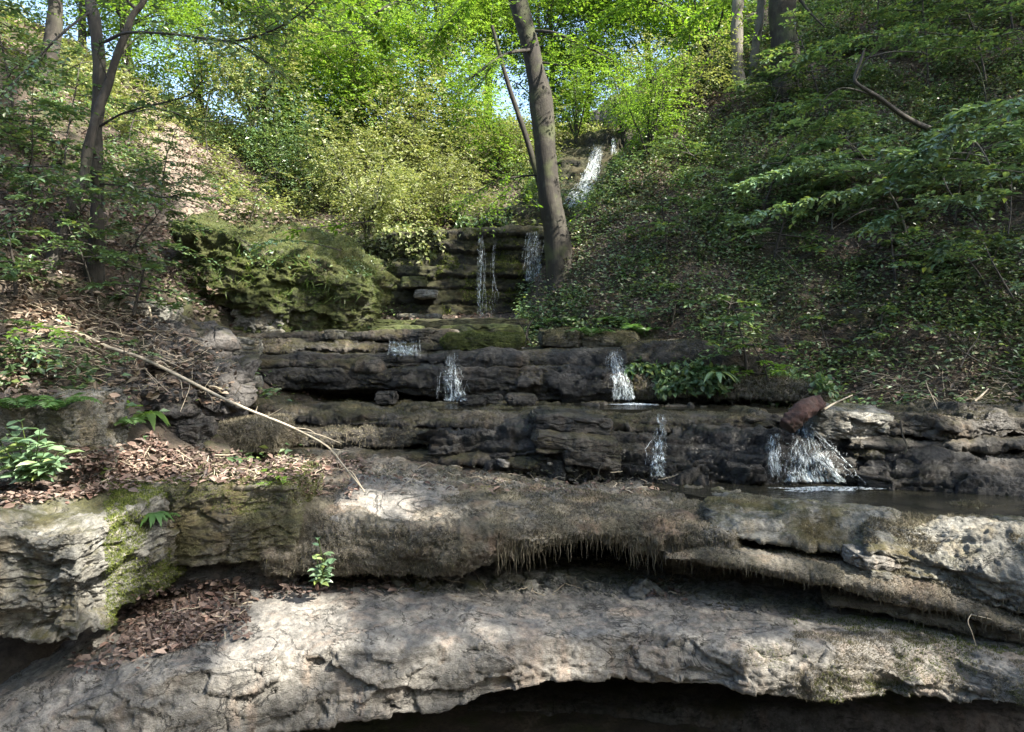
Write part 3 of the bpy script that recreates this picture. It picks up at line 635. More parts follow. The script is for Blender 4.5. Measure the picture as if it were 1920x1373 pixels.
# --- far ends of the gorge sides: crags in the banks
for i, (x, y, s, lab) in enumerate([(-10.6, 11.2, (2.2, 1.6, 1.6), 'dark overhung crag in the bank behind the forked tree'), (-7.6, 8.3, (1.5, 1.0, .5), 'low crag in the bank below the forked tree'),]):
    block('boulder', lab, (x, y, tz(x, y) + .1), s, rot=i, n=50, k=.8, seed=190 + i, big=.2, fac=.1, mat='darkrock', st=.06, thick=.25, cat='crag')

print('rocks', round(time.time() - T0, 1))
# ------------------------------------------------------------------ ray casting onto what stands so far
off = 0; AV, AQ, own = [], [], []
for i, (V, Q) in enumerate(BV):
    AV.append(V); AQ.append(Q + off); off += len(V); own.append(np.full(len(Q), i))
AV = np.concatenate(AV); AQ = np.concatenate(AQ); own = np.concatenate(own)
BVH = BVHTree.FromPolygons(AV.tolist(), AQ.tolist())
def ray(o, d):
    h = BVH.ray_cast(Vector(o), Vector(d))
    return (np.array(h[0]), np.array(h[1]), h[2]) if h[0] is not None else None
def hit(px, py):
    return ray((0, 0, 0), ((px - CX) / F, 1, (CY - py) / F))
def drop(x, y, z=30): return ray((x, y, z), (0, 0, -1))
print('bvh', len(AQ), round(time.time() - T0, 1))
# ------------------------------------------------------------------ scattering helpers
def scatter(V, Q, n, mask=None, seed=0):
    """n points on the quads, with normals; mask(points, normals) -> keep probability"""
    r = np.random.default_rng(seed)
    a, b, c, d = V[Q[:, 0]], V[Q[:, 1]], V[Q[:, 2]], V[Q[:, 3]]
    nr = np.cross(c - a, d - b); ar = np.linalg.norm(nr, axis=1); nr = nr / np.maximum(ar, 1e-12)[:, None]
    k = r.choice(len(Q), n, p=ar / ar.sum()); u, v = r.random((2, n, 1))
    p = (a[k] * (1 - u) + b[k] * u) * (1 - v) + (d[k] * (1 - u) + c[k] * u) * v
    nn = nr[k]
    if mask is not None:
        m = r.random(n) < mask(p, nn); p, nn = p[m], nn[m]
    return p, nn
def outward(p, nn):
    """make normals face the open side (toward the stream in front / the sky)"""
    s = (nn * np.array([0, -1, .6])).sum(1); return nn * np.where(s < 0, -1, 1)[:, None]
def facing(p, nn):
    return nn * np.where((nn * p).sum(1) > 0, -1, 1)[:, None]

LEAF = {  # (u along, v across, w lift), faces
    'diamond': (np.array([[0, 0, 0], [.45, -.5, .10], [1, 0, -.06], [.45, .5, .10]]), np.array([[0, 1, 2], [0, 2, 3]])),
    'oval': (np.array([[0, 0, 0], [.22, -.36, .06], [.62, -.40, .07], [1, 0, -.10], [.62, .40, .07], [.22, .36, .06]]), np.array([[0, 1, 2, 3], [0, 3, 4, 5]])),
    'curl': (np.array([[0, 0, .05], [.3, -.36, .26], [.7, -.30, .30], [1, 0, .16], [.7, .32, .22], [.3, .36, .16]]), np.array([[0, 1, 2, 3], [0, 3, 4, 5]])),
    'blade': (np.array([[0, -.5, 0], [0, .5, 0], [1, 0, 0]]), np.array([[0, 1, 2]])),
    'grass': (np.array([[0, -.5, 0], [0, .5, 0], [.5, .4, .10], [.5, -.4, .10], [1, 0, -.05]]), None),
    'broad': (np.array([[0, 0, 0], [.12, -.30, .03], [.38, -.48, .07], [.72, -.30, .04], [1, 0, -.14], [.72, .30, .04], [.38, .48, .07], [.12, .30, .03], [.35, 0, -.02], [.7, 0, -.05]]),
              np.array([[0, 1, 2, 8], [8, 2, 3, 9], [9, 3, 4, 4], [0, 8, 6, 7], [8, 9, 5, 6], [9, 4, 5, 5]])),
}
def leaves(pos, ax, nr, L, W, kind='diamond'):
    T, Fc = LEAF[kind]
    ax = unit(ax); side = unit(np.cross(nr, ax)); nr = np.cross(ax, side)
    L = np.broadcast_to(L, (len(pos),)); W = np.broadcast_to(W, (len(pos),))
    V = pos[:, None] + T[None, :, 0, None] * (L[:, None] * ax)[:, None] + T[None, :, 1, None] * (W[:, None] * side)[:, None] + T[None, :, 2, None] * (L[:, None] * nr)[:, None]
    b = (np.arange(len(pos)) * len(T))[:, None, None]
    if kind == 'grass':
        return V.reshape(-1, 3), (np.array([[0, 1, 2, 3]])[None] + b).reshape(-1, 4), (np.array([[3, 2, 4]])[None] + b).reshape(-1, 3)
    if kind == 'broad':
        q = Fc[[0, 1, 3, 4]]; t = Fc[[2, 5]][:, :3]
        return V.reshape(-1, 3), (q[None] + b).reshape(-1, 4), (t[None] + b).reshape(-1, 3)
    return V.reshape(-1, 3), (Fc[None] + b).reshape(-1, Fc.shape[1])

def jit(n, s, r=rng): return r.normal(0, s, (n, 3))

# ------------------------------------------------------------------ moss tufts, roots hanging from the ledges
def inview(p, m=60):
    px = p[:, 0] / p[:, 1] * F + CX; py = CY - p[:, 2] / p[:, 1] * F
    return (p[:, 1] > .5) & (px > -m) & (px < 1920 + m) & (py > -m) & (py < 1373 + m)
def fur(label, n, length, mat, thr=0.0, sc=1.6, nzmin=-.35, seed=0, width=.17, droop=.55, cond=None):
    o, V, Q = ROCKS[label]
    def mask(p, nn):
        nn = facing(p, nn)
        k = (fbm(p, sc, 4, seed + 500, .6) > thr) & inview(p) & (nn[:, 2] > nzmin) & ((nn * unit(p)).sum(1) < .25)
        if cond is not None: k &= cond(p, nn)
        return k.astype(float)
    cq = V[Q].mean(1); nq = unit(np.cross(V[Q[:, 2]] - V[Q[:, 0]], V[Q[:, 3]] - V[Q[:, 1]])); Q = Q[mask(cq, nq * np.where((nq[:, 2:] < -.2) , 1, 1)) > 0]
    if not len(Q): return
    p, nn = scatter(V, Q, n, None, seed)
    nn = facing(p, nn)
    ax = unit(nn * .7 + np.array([0, 0, -1]) * droop * (1 - nn[:, 2:3].clip(0, 1)) + jit(len(p), .42))
    L = length * rng.uniform(.4, 1.3, len(p))
    b = Buf(); b.add(*leaves(p - nn * .002, ax, unit(jit(len(p), 1)), L, L * width, 'blade'))
    if len(p): tag(b.build('moss', M[mat], o, smooth=False), kind='stuff')
def fringe(label, n, lmin, lmax, mat, cond, seed=0, rad=.0035):
    o, V, Q = ROCKS[label]
    p, nn = scatter(V, Q, n, lambda p, nn: ((facing(p, nn)[:, 2] < .12) & inview(p) & cond(p)).astype(float), seed)
    r = np.random.default_rng(seed); S = len(p)
    if S == 0: return
    L = lmin + (lmax - lmin) * r.random(S) ** 2.5; t = np.linspace(0, 1, 5)
    wob = np.cumsum(r.normal(0, .05, (S, 5, 3)), 1) * L[:, None, None]; wob[..., 2] *= .2
    path = p[:, None] + wob + np.array([0, -.012, .01]) + np.stack([0 * t, 0 * t, -t], 1)[None] * L[:, None, None]
    rad = rad * r.uniform(.5, 1.4, S)[:, None] * (1.15 - t)[None]
    b = Buf(); b.add(*tubes_batch(path, rad)); tag(b.build('hanging_roots', M[mat], o), kind='stuff')
def X(p): return p[:, 0] / p[:, 1] * F + CX
def Y(p): return CY - p[:, 2] / p[:, 1] * F

SH = 'long limestone shelf under shaggy dry moss with roots hanging from its edge'
fur(SH, 110000, .025, 'mossdry', -.10, 1.3, -.5, 1, cond=lambda p, n: (Y(p) + 90 * fbm(p, 1.6, 3, 66) > 940 + 35 * sstep(760, 620, X(p))) & (((X(p) - 740) / 120) ** 2 + ((Y(p) - 962) / 24) ** 2 > 1 + .8 * fbm(p, 4, 2, 9)))
fur(SH, 16000, .024, 'mossblade', .05, 2.0, -.5, 8, cond=lambda p, n: (Y(p) < 940) & (p[:, 1] < 7.2))
fringe(SH, 60000, .02, .20, 'mossdry', lambda p: (X(p) > 930) & (X(p) < 1370) & (Y(p) > 1000) & (p[:, 1] < 5.75), 2, .0048)
fringe(SH, 5000, .01, .06, 'mossblade', lambda p: (X(p) < 930) & (p[:, 1] < 5.8), 3)
for i, (lab, n, L, mt, thr) in enumerate([
    ('sloping strip of shaggy moss fringed with dangling roots', 45000, .022, 'mossdry', -.12),
    ('brown mossy stone course in shade behind the strip of shaggy moss', 20000, .02, 'mossdry', .06),
    ('thick mossy limestone nose at the pool rim with dappled sun', 60000, .026, 'mossdry', -.04),
    ('lowest dark stone course with a blunt tip above the black gap', 20000, .022, 'mossdry', -.1),
    ('square block topped with bright green moss beside the pale block', 50000, .020, 'mossblade', -.05),
    ('mossy boulder behind the broad leaved plant', 20000, .020, 'mossblade', .0),
    ('plump stone wearing a brown moss wig beside the litter bank', 26000, .035, 'mossdry', -.3),
    ('hairy mossy stone with drip fringe beside the shadowed hole', 16000, .032, 'mossblade', -.2),
    ('mossy rim of the upper pool', 42000, .028, 'mossblade', -.05),
    ('long mossy lower lip over a deep dark gap', 30000, .032, 'mossdry', -.15),
    ('bright edged ledge with lumpy sunlit moss by the lower pool', 20000, .024, 'mossblade', .0),
    ('wet black course just above the lower pool', 12000, .024, 'mossblade', .05),
    ('lower course of the dark wall behind the upper pool', 26000, .026, 'mossblade', .02),
    ('upper course of the dark wall, broken into long blocks', 20000, .024, 'mossblade', .06),
    ('third stone step with pinkish sunlit rim', 14000, .028, 'mossblade', .0),
    ('overgrown bank edge sagging over the upper pool', 24000, .045, 'mossblade', -.2),
    ('grey rim stone under the fern bank, beside the wide fall', 14000, .03, 'mossblade', -.1),
    ('long olive moss bolster lying on the upper step', 20000, .028, 'mossgreen', -.5),
    ('mossy boulder beside the two thin stems', 9000, .026, 'mossblade', -.2),
    ('low mossy boulder under the fern bank', 9000, .026, 'mossblade', -.2),
    ('mossy bedded rock wall that two threads of water run down', 50000, .05, 'mossgreen', .10),
    ('bedded rock step between the cliff top and the high waterfall', 16000, .06, 'mossgreen', .05),
    ('green mossy outcrop with a small dark cave in its foot', 120000, .036, 'mossgreen', -.2),
    ('tall moss cloaked buttress at the end of the outcrop', 50000, .036, 'mossgreen', -.3),
]):
    fur(lab, n, L, mt, thr, 1.8, -.3, 10 + i)
PB = 'huge pale limestone block with a moss curtain down one end'
fur(PB, 90000, .026, 'mossgreen', -.1, 1.6, -.5, 60, cond=lambda p, n: (X(p) + 40 * fbm(p, 3, 2, 77) > 195))
fur('square block topped with bright green moss beside the pale block', 40000, .020, 'mossgreen', -.3, 1.6, .0, 61, cond=lambda p, n: Y(p) + 50 * fbm(p, 3, 3, 71) < 950)
SB = 'broad pale limestone slab with a sunlit patch and a black hollow beneath it'
fur(SB, 70000, .020, 'mossdry', .0, 1.5, -.4, 62, cond=lambda p, n: (X(p) + 260 * fbm(p, 1.2, 4, 91) > 1400) & (Y(p) > 1185) & (fbm(p, 3.2, 3, 93) > -.12))
fur(SB, 60000, .022, 'mossgreen', -.15, 1.5, -.4, 63, cond=lambda p, n: (X(p) + 300 * fbm(p, 2.6, 4, 92) > 1530) & (fbm(p, 3.5, 3, 94) > .02))
fur(SB, 5000, .016, 'mossgreen', -.6, 1.5, -.4, 64, cond=lambda p, n: ((X(p) - 1440) / 40) ** 2 + ((Y(p) - 1234) / 26) ** 2 < .9 + 1.6 * fbm(p, 9, 3, 95))
for i, (lab, y0, n, l1) in enumerate([('sloping strip of shaggy moss fringed with dangling roots', 1030, 9000, .07), ('lowest dark stone course with a blunt tip above the black gap', 1130, 5000, .06), ('long mossy lower lip over a deep dark gap', 815, 4500, .09), ('mossy rim of the upper pool', 780, 4500, .06), ('overgrown bank edge sagging over the upper pool', 715, 5000, .12), ('plump stone wearing a brown moss wig beside the litter bank', 820, 2500, .08), ('thick mossy limestone nose at the pool rim with dappled sun', 1090, 5000, .06)]):
    fringe(lab, n, .012, l1, 'mossdry', lambda p: Y(p) > y0, 80 + i)
print('fur', round(time.time() - T0, 1))

# ------------------------------------------------------------------ leaf litter, gravel, stones, sticks
def poly_mask(px, py, poly):
    poly = np.array(poly); m = np.zeros(len(px), bool); j = len(poly) - 1
    for i in range(len(poly)):
        (xi, yi), (xj, yj) = poly[i], poly[j]
        m ^= ((yi > py) != (yj > py)) & (px < (xj - xi) * (py - yi) / (yj - yi + 1e-9) + xi); j = i
    return m
def surface_in(poly, n, seed, soft=12):
    r = np.random.default_rng(seed); a = np.array(poly); lo, hi = a.min(0), a.max(0)
    px = r.uniform(lo[0], hi[0], n * 3); py = r.uniform(lo[1], hi[1], n * 3)
    m = poly_mask(px + r.normal(0, soft, n * 3), py + r.normal(0, soft * .5, n * 3), poly); px, py = px[m][:n], py[m][:n]
    out = [(h[0], h[1]) for h in (hit(x, y) for x, y in zip(px, py)) if h]
    p = np.array([o[0] for o in out]); nn = facing(p, np.array([o[1] for o in out])); return p, nn
def litter(name, label, patches, size, mat, seed, lift=.02):
    b = Buf(); r = np.random.default_rng(seed)
    for poly, n in patches:
        p, nn = surface_in(poly, n, seed + n)
        L = size * np.clip(r.lognormal(-.12, .38, len(p)), .3, 1.9); nr = unit(nn * .8 + np.array([0, 0, .5]) + jit(len(p), .38, r))
        b.add(*leaves(p + nn * (r.random((len(p), 1)) * lift + .004), jit(len(p), 1, r) * np.array([1, 1, .3]), nr, L, L * r.uniform(.5, .75, len(p)), 'curl'))
    tag(b.build(name, M[mat], smooth=False), label, kind='stuff')
litter('leaf_litter', 'dry brown leaves heaped on the slab against the big block and under the shelf', [
    ([(270, 1118), (400, 1085), (470, 1100), (470, 1160), (400, 1200), (330, 1222), (250, 1228), (225, 1190)], 2100), ([(120, 1245), (170, 1212), (330, 1180), (290, 1240), (160, 1262)], 160),
    ([(480, 1100), (640, 1085), (780, 1090), (770, 1105), (600, 1110), (480, 1125)], 300), ([(440, 1180), (475, 1175), (470, 1205), (430, 1205)], 20), ([(1180, 1090), (1300, 1095), (1290, 1130), (1200, 1120)], 60)], .052, 'dead', 201)
litter('leaf_litter', 'pale dry leaves and twigs on the sunlit shelf beside the shaggy moss', [
    ([(130, 850), (250, 835), (420, 850), (640, 862), (700, 880), (560, 900), (420, 905), (200, 910), (130, 905)], 2700), ([(0, 900), (120, 905), (270, 905), (150, 935), (0, 950)], 700),
    ([(260, 820), (300, 815), (310, 850), (270, 850)], 120), ([(700, 880), (1250, 900), (1280, 930), (900, 930), (680, 905)], 160), ([(560, 905), (690, 900), (680, 930), (560, 935)], 80)], .048, 'dead', 203)
litter('leaf_litter', 'brown leaves scattered over the rising bank by the fallen branch', [
    ([(0, 480), (120, 520), (380, 640), (420, 700), (300, 740), (140, 640), (0, 620)], 1500), ([(0, 620), (110, 680), (110, 740), (0, 760)], 500), ([(330, 480), (420, 560), (400, 610), (300, 520)], 350),
    ([(170, 650), (430, 660), (440, 760), (180, 760)], 450), ([(340, 250), (470, 340), (560, 430), (420, 420), (330, 330)], 1400), ([(0, 300), (330, 420), (330, 520), (0, 470)], 1500)], .07, 'dead_shade', 205)

def stones(label, n, poly, s0, s1, mat, seed, group):
    p, nn = surface_in(poly, n, seed); r = np.random.default_rng(seed)
    for q in p:
        s = r.uniform(s0, s1); block('stone', label, q + np.array([0, 0, s * .12]), (s * r.uniform(1, 1.6), s, s * r.uniform(.5, .8)), rot=r.uniform(0, 6), tilt=(r.normal(0, .3), r.normal(0, .3)), n=12, k=r.uniform(.4, .8), mat=mat, seed=int(r.integers(9999)), big=s * .4, fac=s * .3, fine=.002, fscale=(9, 9, 12), cat='stone', group=group); BV.pop()
stones('small loose stone lying under the fringed shelf', 26, [(740, 1088), (900, 1082), (1100, 1082), (1130, 1105), (900, 1100), (750, 1102)], .05, .11, 'block', 301, 'loose stones under the fringed shelf')
stones('pale chip of stone at the dark end of the shelf hollow', 7, [(1180, 1095), (1280, 1095), (1290, 1120), (1200, 1118)], .05, .12, 'block', 303, 'pale chips in the shelf hollow')
stones('little pebble washed onto the flat shelf', 9, [(850, 868), (1150, 880), (1200, 905), (900, 890)], .03, .09, 'slab', 305, 'pebbles washed onto the shelf')
def gravel():
    b = Buf(); r = np.random.default_rng(5)
    for poly, n, s in [([(740, 1085), (1300, 1085), (1320, 1125), (1000, 1105), (740, 1108)], 1100, .018), ([(690, 868), (1250, 890), (1280, 930), (700, 905)], 800, .014), ([(1330, 1110), (1560, 1135), (1560, 1160), (1340, 1130)], 300, .02)]:
        p, nn = surface_in(poly, n, n)
        ico = unit(np.array([[1, 1, 1], [1, -1, -1], [-1, 1, -1], [-1, -1, 1], [1.2, 0, -.2], [-1.2, 0, .2]], float)); tri = np.array([[0, 1, 4], [0, 3, 1], [0, 2, 3], [1, 3, 5], [1, 5, 2], [2, 5, 3], [0, 4, 2], [4, 1, 2]])
        k = len(p); S = s * r.uniform(.4, 1.5, k)
        V = p[:, None] + ico[None] * (S[:, None] * r.uniform(.6, 1.3, (k, 3)))[:, None]
        b.add(V.reshape(-1, 3), (tri[None] + (np.arange(k) * 6)[:, None, None]).reshape(-1, 3))
    tag(b.build('gravel', M['block'], smooth=False), 'fine gravel and grit gathered in the hollows of the shelves', kind='stuff')
gravel()

def stick(name, label, pts, r0, r1, mat, cat='stick', twigs=(), part='twig', n=24, rough=.25, sides=7):
    """pts: photo pixel + depth"""
    path = spline([P(*q) for q in pts], n); e = empty(name, path[0], label, cat)
    V, Q = tube(path, np.linspace(r0, r1, n), sides, rough=rough, seed=int(pts[0][0])); obj('wood', V, [Q], M[mat], e)
    for tw in twigs:
        tp = spline([P(*q) for q in tw], 9); V, Q = tube(tp, np.linspace(r1 * .9 + .002, .0025, 9), 5); obj(part, V, [Q], M[mat], e)
    return e
bd = lambda px, py: min([float(np.interp(px, [150, 400, 680], [7.6, 6.9, 5.9]))] + [h[0][1] - .04 for h in [hit(px, py)] if h])
def bp(*a): return [(x, y, bd(x, y)) for x, y in a]
stick('fallen_branch', 'long bleached branch slanting down across the stone steps', bp((140, 622), (200, 650), (262, 670), (330, 702), (400, 738), (460, 766), (520, 790), (570, 812), (615, 838), (640, 868), (668, 902), (684, 922)), .022, .0045, 'deadwood', 'branch', [
    bp((262, 672), (290, 668), (320, 680), (344, 692)), bp((270, 678), (272, 692), (300, 720), (334, 752)), bp((318, 696), (338, 712), (342, 740), (344, 746)), bp((344, 708), (356, 722), (346, 752), (338, 772)),
    bp((478, 775), (483, 762)), bp((498, 784), (530, 765)), bp((480, 776), (482, 790)), bp((540, 802), (575, 805), (590, 812)), bp((622, 842), (655, 846)), bp((630, 852), (634, 878)), bp((650, 885), (660, 885), (682, 920)), bp((262, 670), (300, 676), (318, 690)), bp((420, 748), (440, 740), (452, 722)), bp((380, 728), (396, 745), (398, 764)), bp((560, 808), (600, 816), (640, 832)), bp((506, 786), (512, 800)), bp((300, 688), (286, 672), (268, 660)), bp((590, 824), (604, 818))], n=40)
def hp(px, py, lift=.02):
    h = hit(px, py); return (px, py, (h[0][1] if h else 8) - lift)
stick('stick', 'bent pale stick resting between the rotten log and the bank', [(1545, 768, 6.9), (1565, 756, 7.0), (1585, 747, 7.15), (1598, 741, 7.3)], .012, .006, 'deadwood')
stick('stick', 'short yellowish stick poking up on the bank beyond the pale boulder', [(1828, 752, 7.2), (1840, 742, 7.2), (1853, 729, 7.25)], .012, .007, 'deadwood')
stick('root', 'thin dark root trickling down the ledge next to the flat pale boulder', [(1688, 790, 6.85), (1692, 815, 6.8), (1700, 835, 6.72), (1697, 850, 6.7)], .010, .006, 'bark', 'root')
stick('stick', 'broken stick lying on the fern bank below the leaning trunk', [hp(1000, 577), hp(1030, 570), hp(1060, 558), hp(1085, 540), hp(1100, 515)], .035, .014, 'bark')
stick('stick', 'white forked stick leaning on grey bank rock', [(278, 573, 8.5), (283, 590, 8.5), (285, 615, 8.55)], .016, .01, 'deadwood')
stick('twig', 'thin twig arching over the gravel at the shelf end', [(1120, 880, 6.6), (1128, 870, 6.55), (1122, 890, 6.5), (1135, 900, 6.4)], .005, .003, 'bark', 'twig')
stick('twig', 'loose twig across the stones under the shaggy shelf', [hp(980, 1096), hp(1030, 1096), hp(1060, 1088), hp(1085, 1075)], .006, .003, 'deadwood', 'twig')
stick('twig', 'straw coloured stalk dangling over the slab beneath the mossy nose', [(1822, 1150, 4.75), (1815, 1165, 4.72), (1822, 1185, 4.7), (1830, 1210, 4.7)], .004, .0025, 'deadwood', 'twig', [[(1820, 1152, 4.75), (1845, 1158, 4.7), (1868, 1164, 4.68)]])
stick('twig', 'fine curved twig on the flat shelf by the trickle', [hp(1240, 905), hp(1230, 890), hp(1236, 870), hp(1226, 858)], .005, .003, 'bark', 'twig')
def loose_twigs(label, patches, seed, mat='barkdark'):
    r = np.random.default_rng(seed); b = Buf()
    for poly, n, l in patches:
        p, nn = surface_in(poly, n, seed + n); k = len(p); a = r.uniform(0, 6.28, k); t = np.linspace(-.5, .5, 5); L = l * r.uniform(.4, 1.4, k)
        d = unit(np.stack([np.cos(a), np.sin(a) * .8, r.normal(0, .18, k)], 1)); d = unit(d - nn * (d * nn).sum(1, keepdims=True) * .8)
        path = p[:, None] + nn[:, None] * .02 + d[:, None] * (L[:, None] * t)[..., None] + np.cumsum(r.normal(0, .05, (k, 5, 3)), 1) * L[:, None, None]
        b.add(*tubes_batch(path, (r.uniform(.002, .006, k)[:, None] * (1 - .5 * np.abs(t)))))
    tag(b.build('twigs', M[mat]), label, kind='stuff')
loose_twigs('thin broken twigs lying in the leaves of the shady bank', [([(1080, 500), (1400, 380), (1920, 380), (1920, 740), (1500, 740), (1150, 640)], 800, .42)], 881)
loose_twigs('pale broken twigs lying among the dry leaves', [([(130, 850), (640, 860), (690, 890), (200, 910)], 130, .18), ([(230, 1200), (400, 1090), (470, 1100), (400, 1200)], 70, .14), ([(0, 500), (380, 640), (420, 740), (100, 740)], 260, .3), ([(700, 1085), (1300, 1085), (1300, 1120), (720, 1108)], 40, .2), ([(1560, 690), (1920, 690), (1920, 760), (1600, 750)], 120, .4), ([(700, 870), (1280, 890), (1280, 930), (700, 900)], 60, .12)], 883, 'deadwood')
# rotten log
lp = spline([P(1476, 802, 6.72), P(1492, 782, 6.75), P(1510, 766, 6.85), P(1534, 756, 7.0)], 30)
V, Q = tube(lp, .036 + .030 * np.sin(np.linspace(.4, 2.9, 30)), 28, rough=.0); nn = unit(V - np.repeat(lp, 28, 0))
th = np.tile(np.arange(28), 30) / 28 * 6.283; V = V + nn * (.05 * fbm(V, 8, 4, 3, .65) + .05 * fbm(np.stack([np.cos(th), np.sin(th), np.repeat(np.arange(30), 28) * .05], 1), 3.2, 4, 4, .65, True) + .03 * fbm(V, 30, 3, 6, .6, True))[:, None]
caps = [np.arange(28)[None, ::-1], (np.arange(28) + 29 * 28)[None]]
tag(obj('rotten_log', V, [Q, np.concatenate(caps)], M['redwood']), 'short red rotten log jammed in the top of the widest fall', 'log')

# ------------------------------------------------------------------ water
def pool(name, label, pts, z):
    pts = np.array(pts, float); V = np.concatenate([np.c_[pts, np.full(len(pts), z)], np.c_[pts, np.full(len(pts), z - .25)]]); n = len(pts)
    Q = np.array([[i, (i + 1) % n, n + (i + 1) % n, n + i] for i in range(n)])
    tag(obj(name, V, [np.arange(n)[None], Q], M['water'], smooth=False), label, kind='structure')
pool('water', 'thin dark upper pool below the wall', [(-1.2, 8.05), (.2, 8.02), (2.0, 8.0), (3.6, 7.95), (4.4, 8.0), (4.6, 9.4), (-1.2, 9.6)], -.800)
pool('water', 'brown lower pool with floating foam specks', [(1.25, 6.9), (1.7, 6.35), (2.1, 5.85), (2.6, 5.55), (3.2, 5.42), (5.6, 5.3), (6.2, 7.4), (1.3, 7.4)], -1.435)

def fall(name, label, top, bot, n, rad, seed=0, spread=.25, off=.05, break_=.35, drops=0, maxback=.0, foam=None, wav=2.5, film=2):
    """water that follows the rock from the lip to the pool: top/bot = photo x range and y; broken films, loose strands, drops"""
    r = np.random.default_rng(seed); (tx0, tx1, ty), (bx0, bx1, by) = top, bot
    def depth(px, py, o):
        d = np.array([(lambda h: h[0][1] if h else np.nan)(hit(a, b)) for a, b in zip(px, py)])
        if np.isnan(d).any(): return None
        for k in range(1, len(d)): d[k] = min(d[k], d[k - 1] + maxback)
        d = d - o
        if len(d) > 6: d[1:-1] = (d[:-2] + d[1:-1] + d[2:]) / 3
        return d
    paths, rads, pts = [], [], []
    sheets = []
    for L in range(film):
        C = max(8, int(max(tx1 - tx0, bx1 - bx0) / 3.0)); m = max(8, int(abs(by - ty) / 3.5)); cols = []
        for i in range(C):
            s = i / (C - 1); t = np.linspace(0, 1, m)
            px = (tx0 + (tx1 - tx0) * s) * (1 - t) + (bx0 + (bx1 - bx0) * s) * t + 4 * np.sin(t * 5 + seed + L); py = ty + (by - ty) * t
            d = depth(px, py, off * (.45 + .5 * L))
            if d is not None: cols.append((np.stack([(px - CX) / F * d, d, (CY - py) / F * d], 1), s, t))
        if len(cols) > 3: sheets.append(cols)
    for i in range(n):
        s = np.clip(r.normal(.5, spread) if spread < .9 else r.random(), 0, 1)
        m = max(5, int(abs(by - ty) / 5)); t = np.linspace(0, 1, m)
        t0, t1 = (0, 1) if r.random() > break_ else sorted(r.random(2))
        if t1 - t0 < .12: continue
        t = t0 + (t1 - t0) * t
        px = (tx0 + (tx1 - tx0) * s) * (1 - t) + (bx0 + (bx1 - bx0) * np.clip(s + r.normal(0, .06), 0, 1)) * t + np.cumsum(r.normal(0, wav / math.sqrt(m), m))
        py = ty + (by - ty) * t + r.normal(0, 1.5)
        d = depth(px, py, off * r.uniform(.3, 1.2))
        if d is None: continue
        paths.append(spline(np.stack([(px - CX) / F * d, d, (CY - py) / F * d], 1), 14)); rads.append(rad * r.uniform(.2, 1.0) * (.45 + r.random(14)) * np.sin(np.linspace(.25, 2.95, 14)) ** .6)
    paths, rads = np.array(paths), np.array(rads); c = paths.reshape(-1, 3)
    e = empty(name, [c[:, 0].mean(), c[:, 1].mean(), c[:, 2].min()], label, 'waterfall')
    b = Buf(); b.add(*tubes_batch(paths, rads, 5)); tag(b.build('strands', M['fall'], e), kind='stuff')
    for L, cols in enumerate(sheets):
        V = np.stack([q[0] for q in cols], 1); m, C = V.shape[:2]; V = V + np.array([0, -1, 0]) * (.02 * fbm(V.reshape(-1, 3) * np.array([1, 1, .4]), 14, 3, seed + L)).reshape(m, C, 1)
        o = obj('water_film', V.reshape(-1, 3), [grid_quads(m, C)], M['sheet'], e)
        S = np.broadcast_to(np.array([q[1] for q in cols])[None], (m, C)); T = np.broadcast_to(cols[0][2][:, None], (m, C))
        wd = np.linalg.norm(V[:, -1] - V[:, 0], axis=1).mean(); ht = np.linalg.norm(V[-1] - V[0], axis=1).mean()
        fade = np.clip(np.minimum(S, 1 - S) * 5, 0, 1) * np.clip(T * 12 + .55, 0, 1) * np.clip((1 - T) * 14 + .6, 0, 1) * (.78 + .22 * T)
        at_ = o.data.attributes.new('flow', 'FLOAT_VECTOR', 'POINT'); at_.data.foreach_set('vector', np.stack([S * wd + seed * 3.1 + L * 7.7, T * ht, 0 * S], -1).astype(np.float32).ravel())
        at_ = o.data.attributes.new('fade', 'FLOAT', 'POINT'); at_.data.foreach_set('value', fade.astype(np.float32).ravel())
    if drops:
        k = r.integers(0, len(c), drops); q = c[k] + r.normal(0, .035, (drops, 3)) + np.array([0, -.03, 0])
        octa = np.array([[1, 0, 0], [-1, 0, 0], [0, 1, 0], [0, -1, 0], [0, 0, 1.6], [0, 0, -1.6]], float); tri = np.array([[0, 2, 4], [2, 1, 4], [1, 3, 4], [3, 0, 4], [2, 0, 5], [1, 2, 5], [3, 1, 5], [0, 3, 5]])
        S = rad * r.uniform(.3, .9, drops)
        b = Buf(); b.add((q[:, None] + octa[None] * S[:, None, None]).reshape(-1, 3), (tri[None] + (np.arange(drops) * 6)[:, None, None]).reshape(-1, 3)); tag(b.build('spray_drops', M['fall'], e), kind='stuff')
    if foam:
        (fx, fy, rx, ry, z) = foam; th = np.linspace(0, 2 * np.pi, 40, endpoint=False); V = [[0, 0, .012]]
        for k, s in enumerate(np.linspace(.1, 1, 12)):
            V += [[rx * s * math.cos(a) * (1 + .25 * math.sin(3 * a + seed) + .2 * math.sin(7 * a + 2 * seed)), ry * s * math.sin(a) * (1 + .4 * math.sin(2 * a + seed) + .25 * math.sin(5 * a)), .012 + .02 * (1 - s) * math.sin(9 * a + k * 2)] for a in th]
        V = np.array(V) + np.array([fx, fy, z + .004]); Q = grid_quads(12, 41) ; idx = 1 + (np.arange(12)[:, None] * 40 + np.arange(41)[None] % 40).ravel(); Q = idx[Q]
        obj('foam', V, [Q, np.array([[0, 1 + j, 1 + (j + 1) % 40] for j in range(40)])], M['foam'], e)
    return e
fall('waterfall', 'low curtain of water over the third stone step', (722, 790, 637), (720, 792, 668), 40, .0045, 1, 1, .04, .3, film=3)
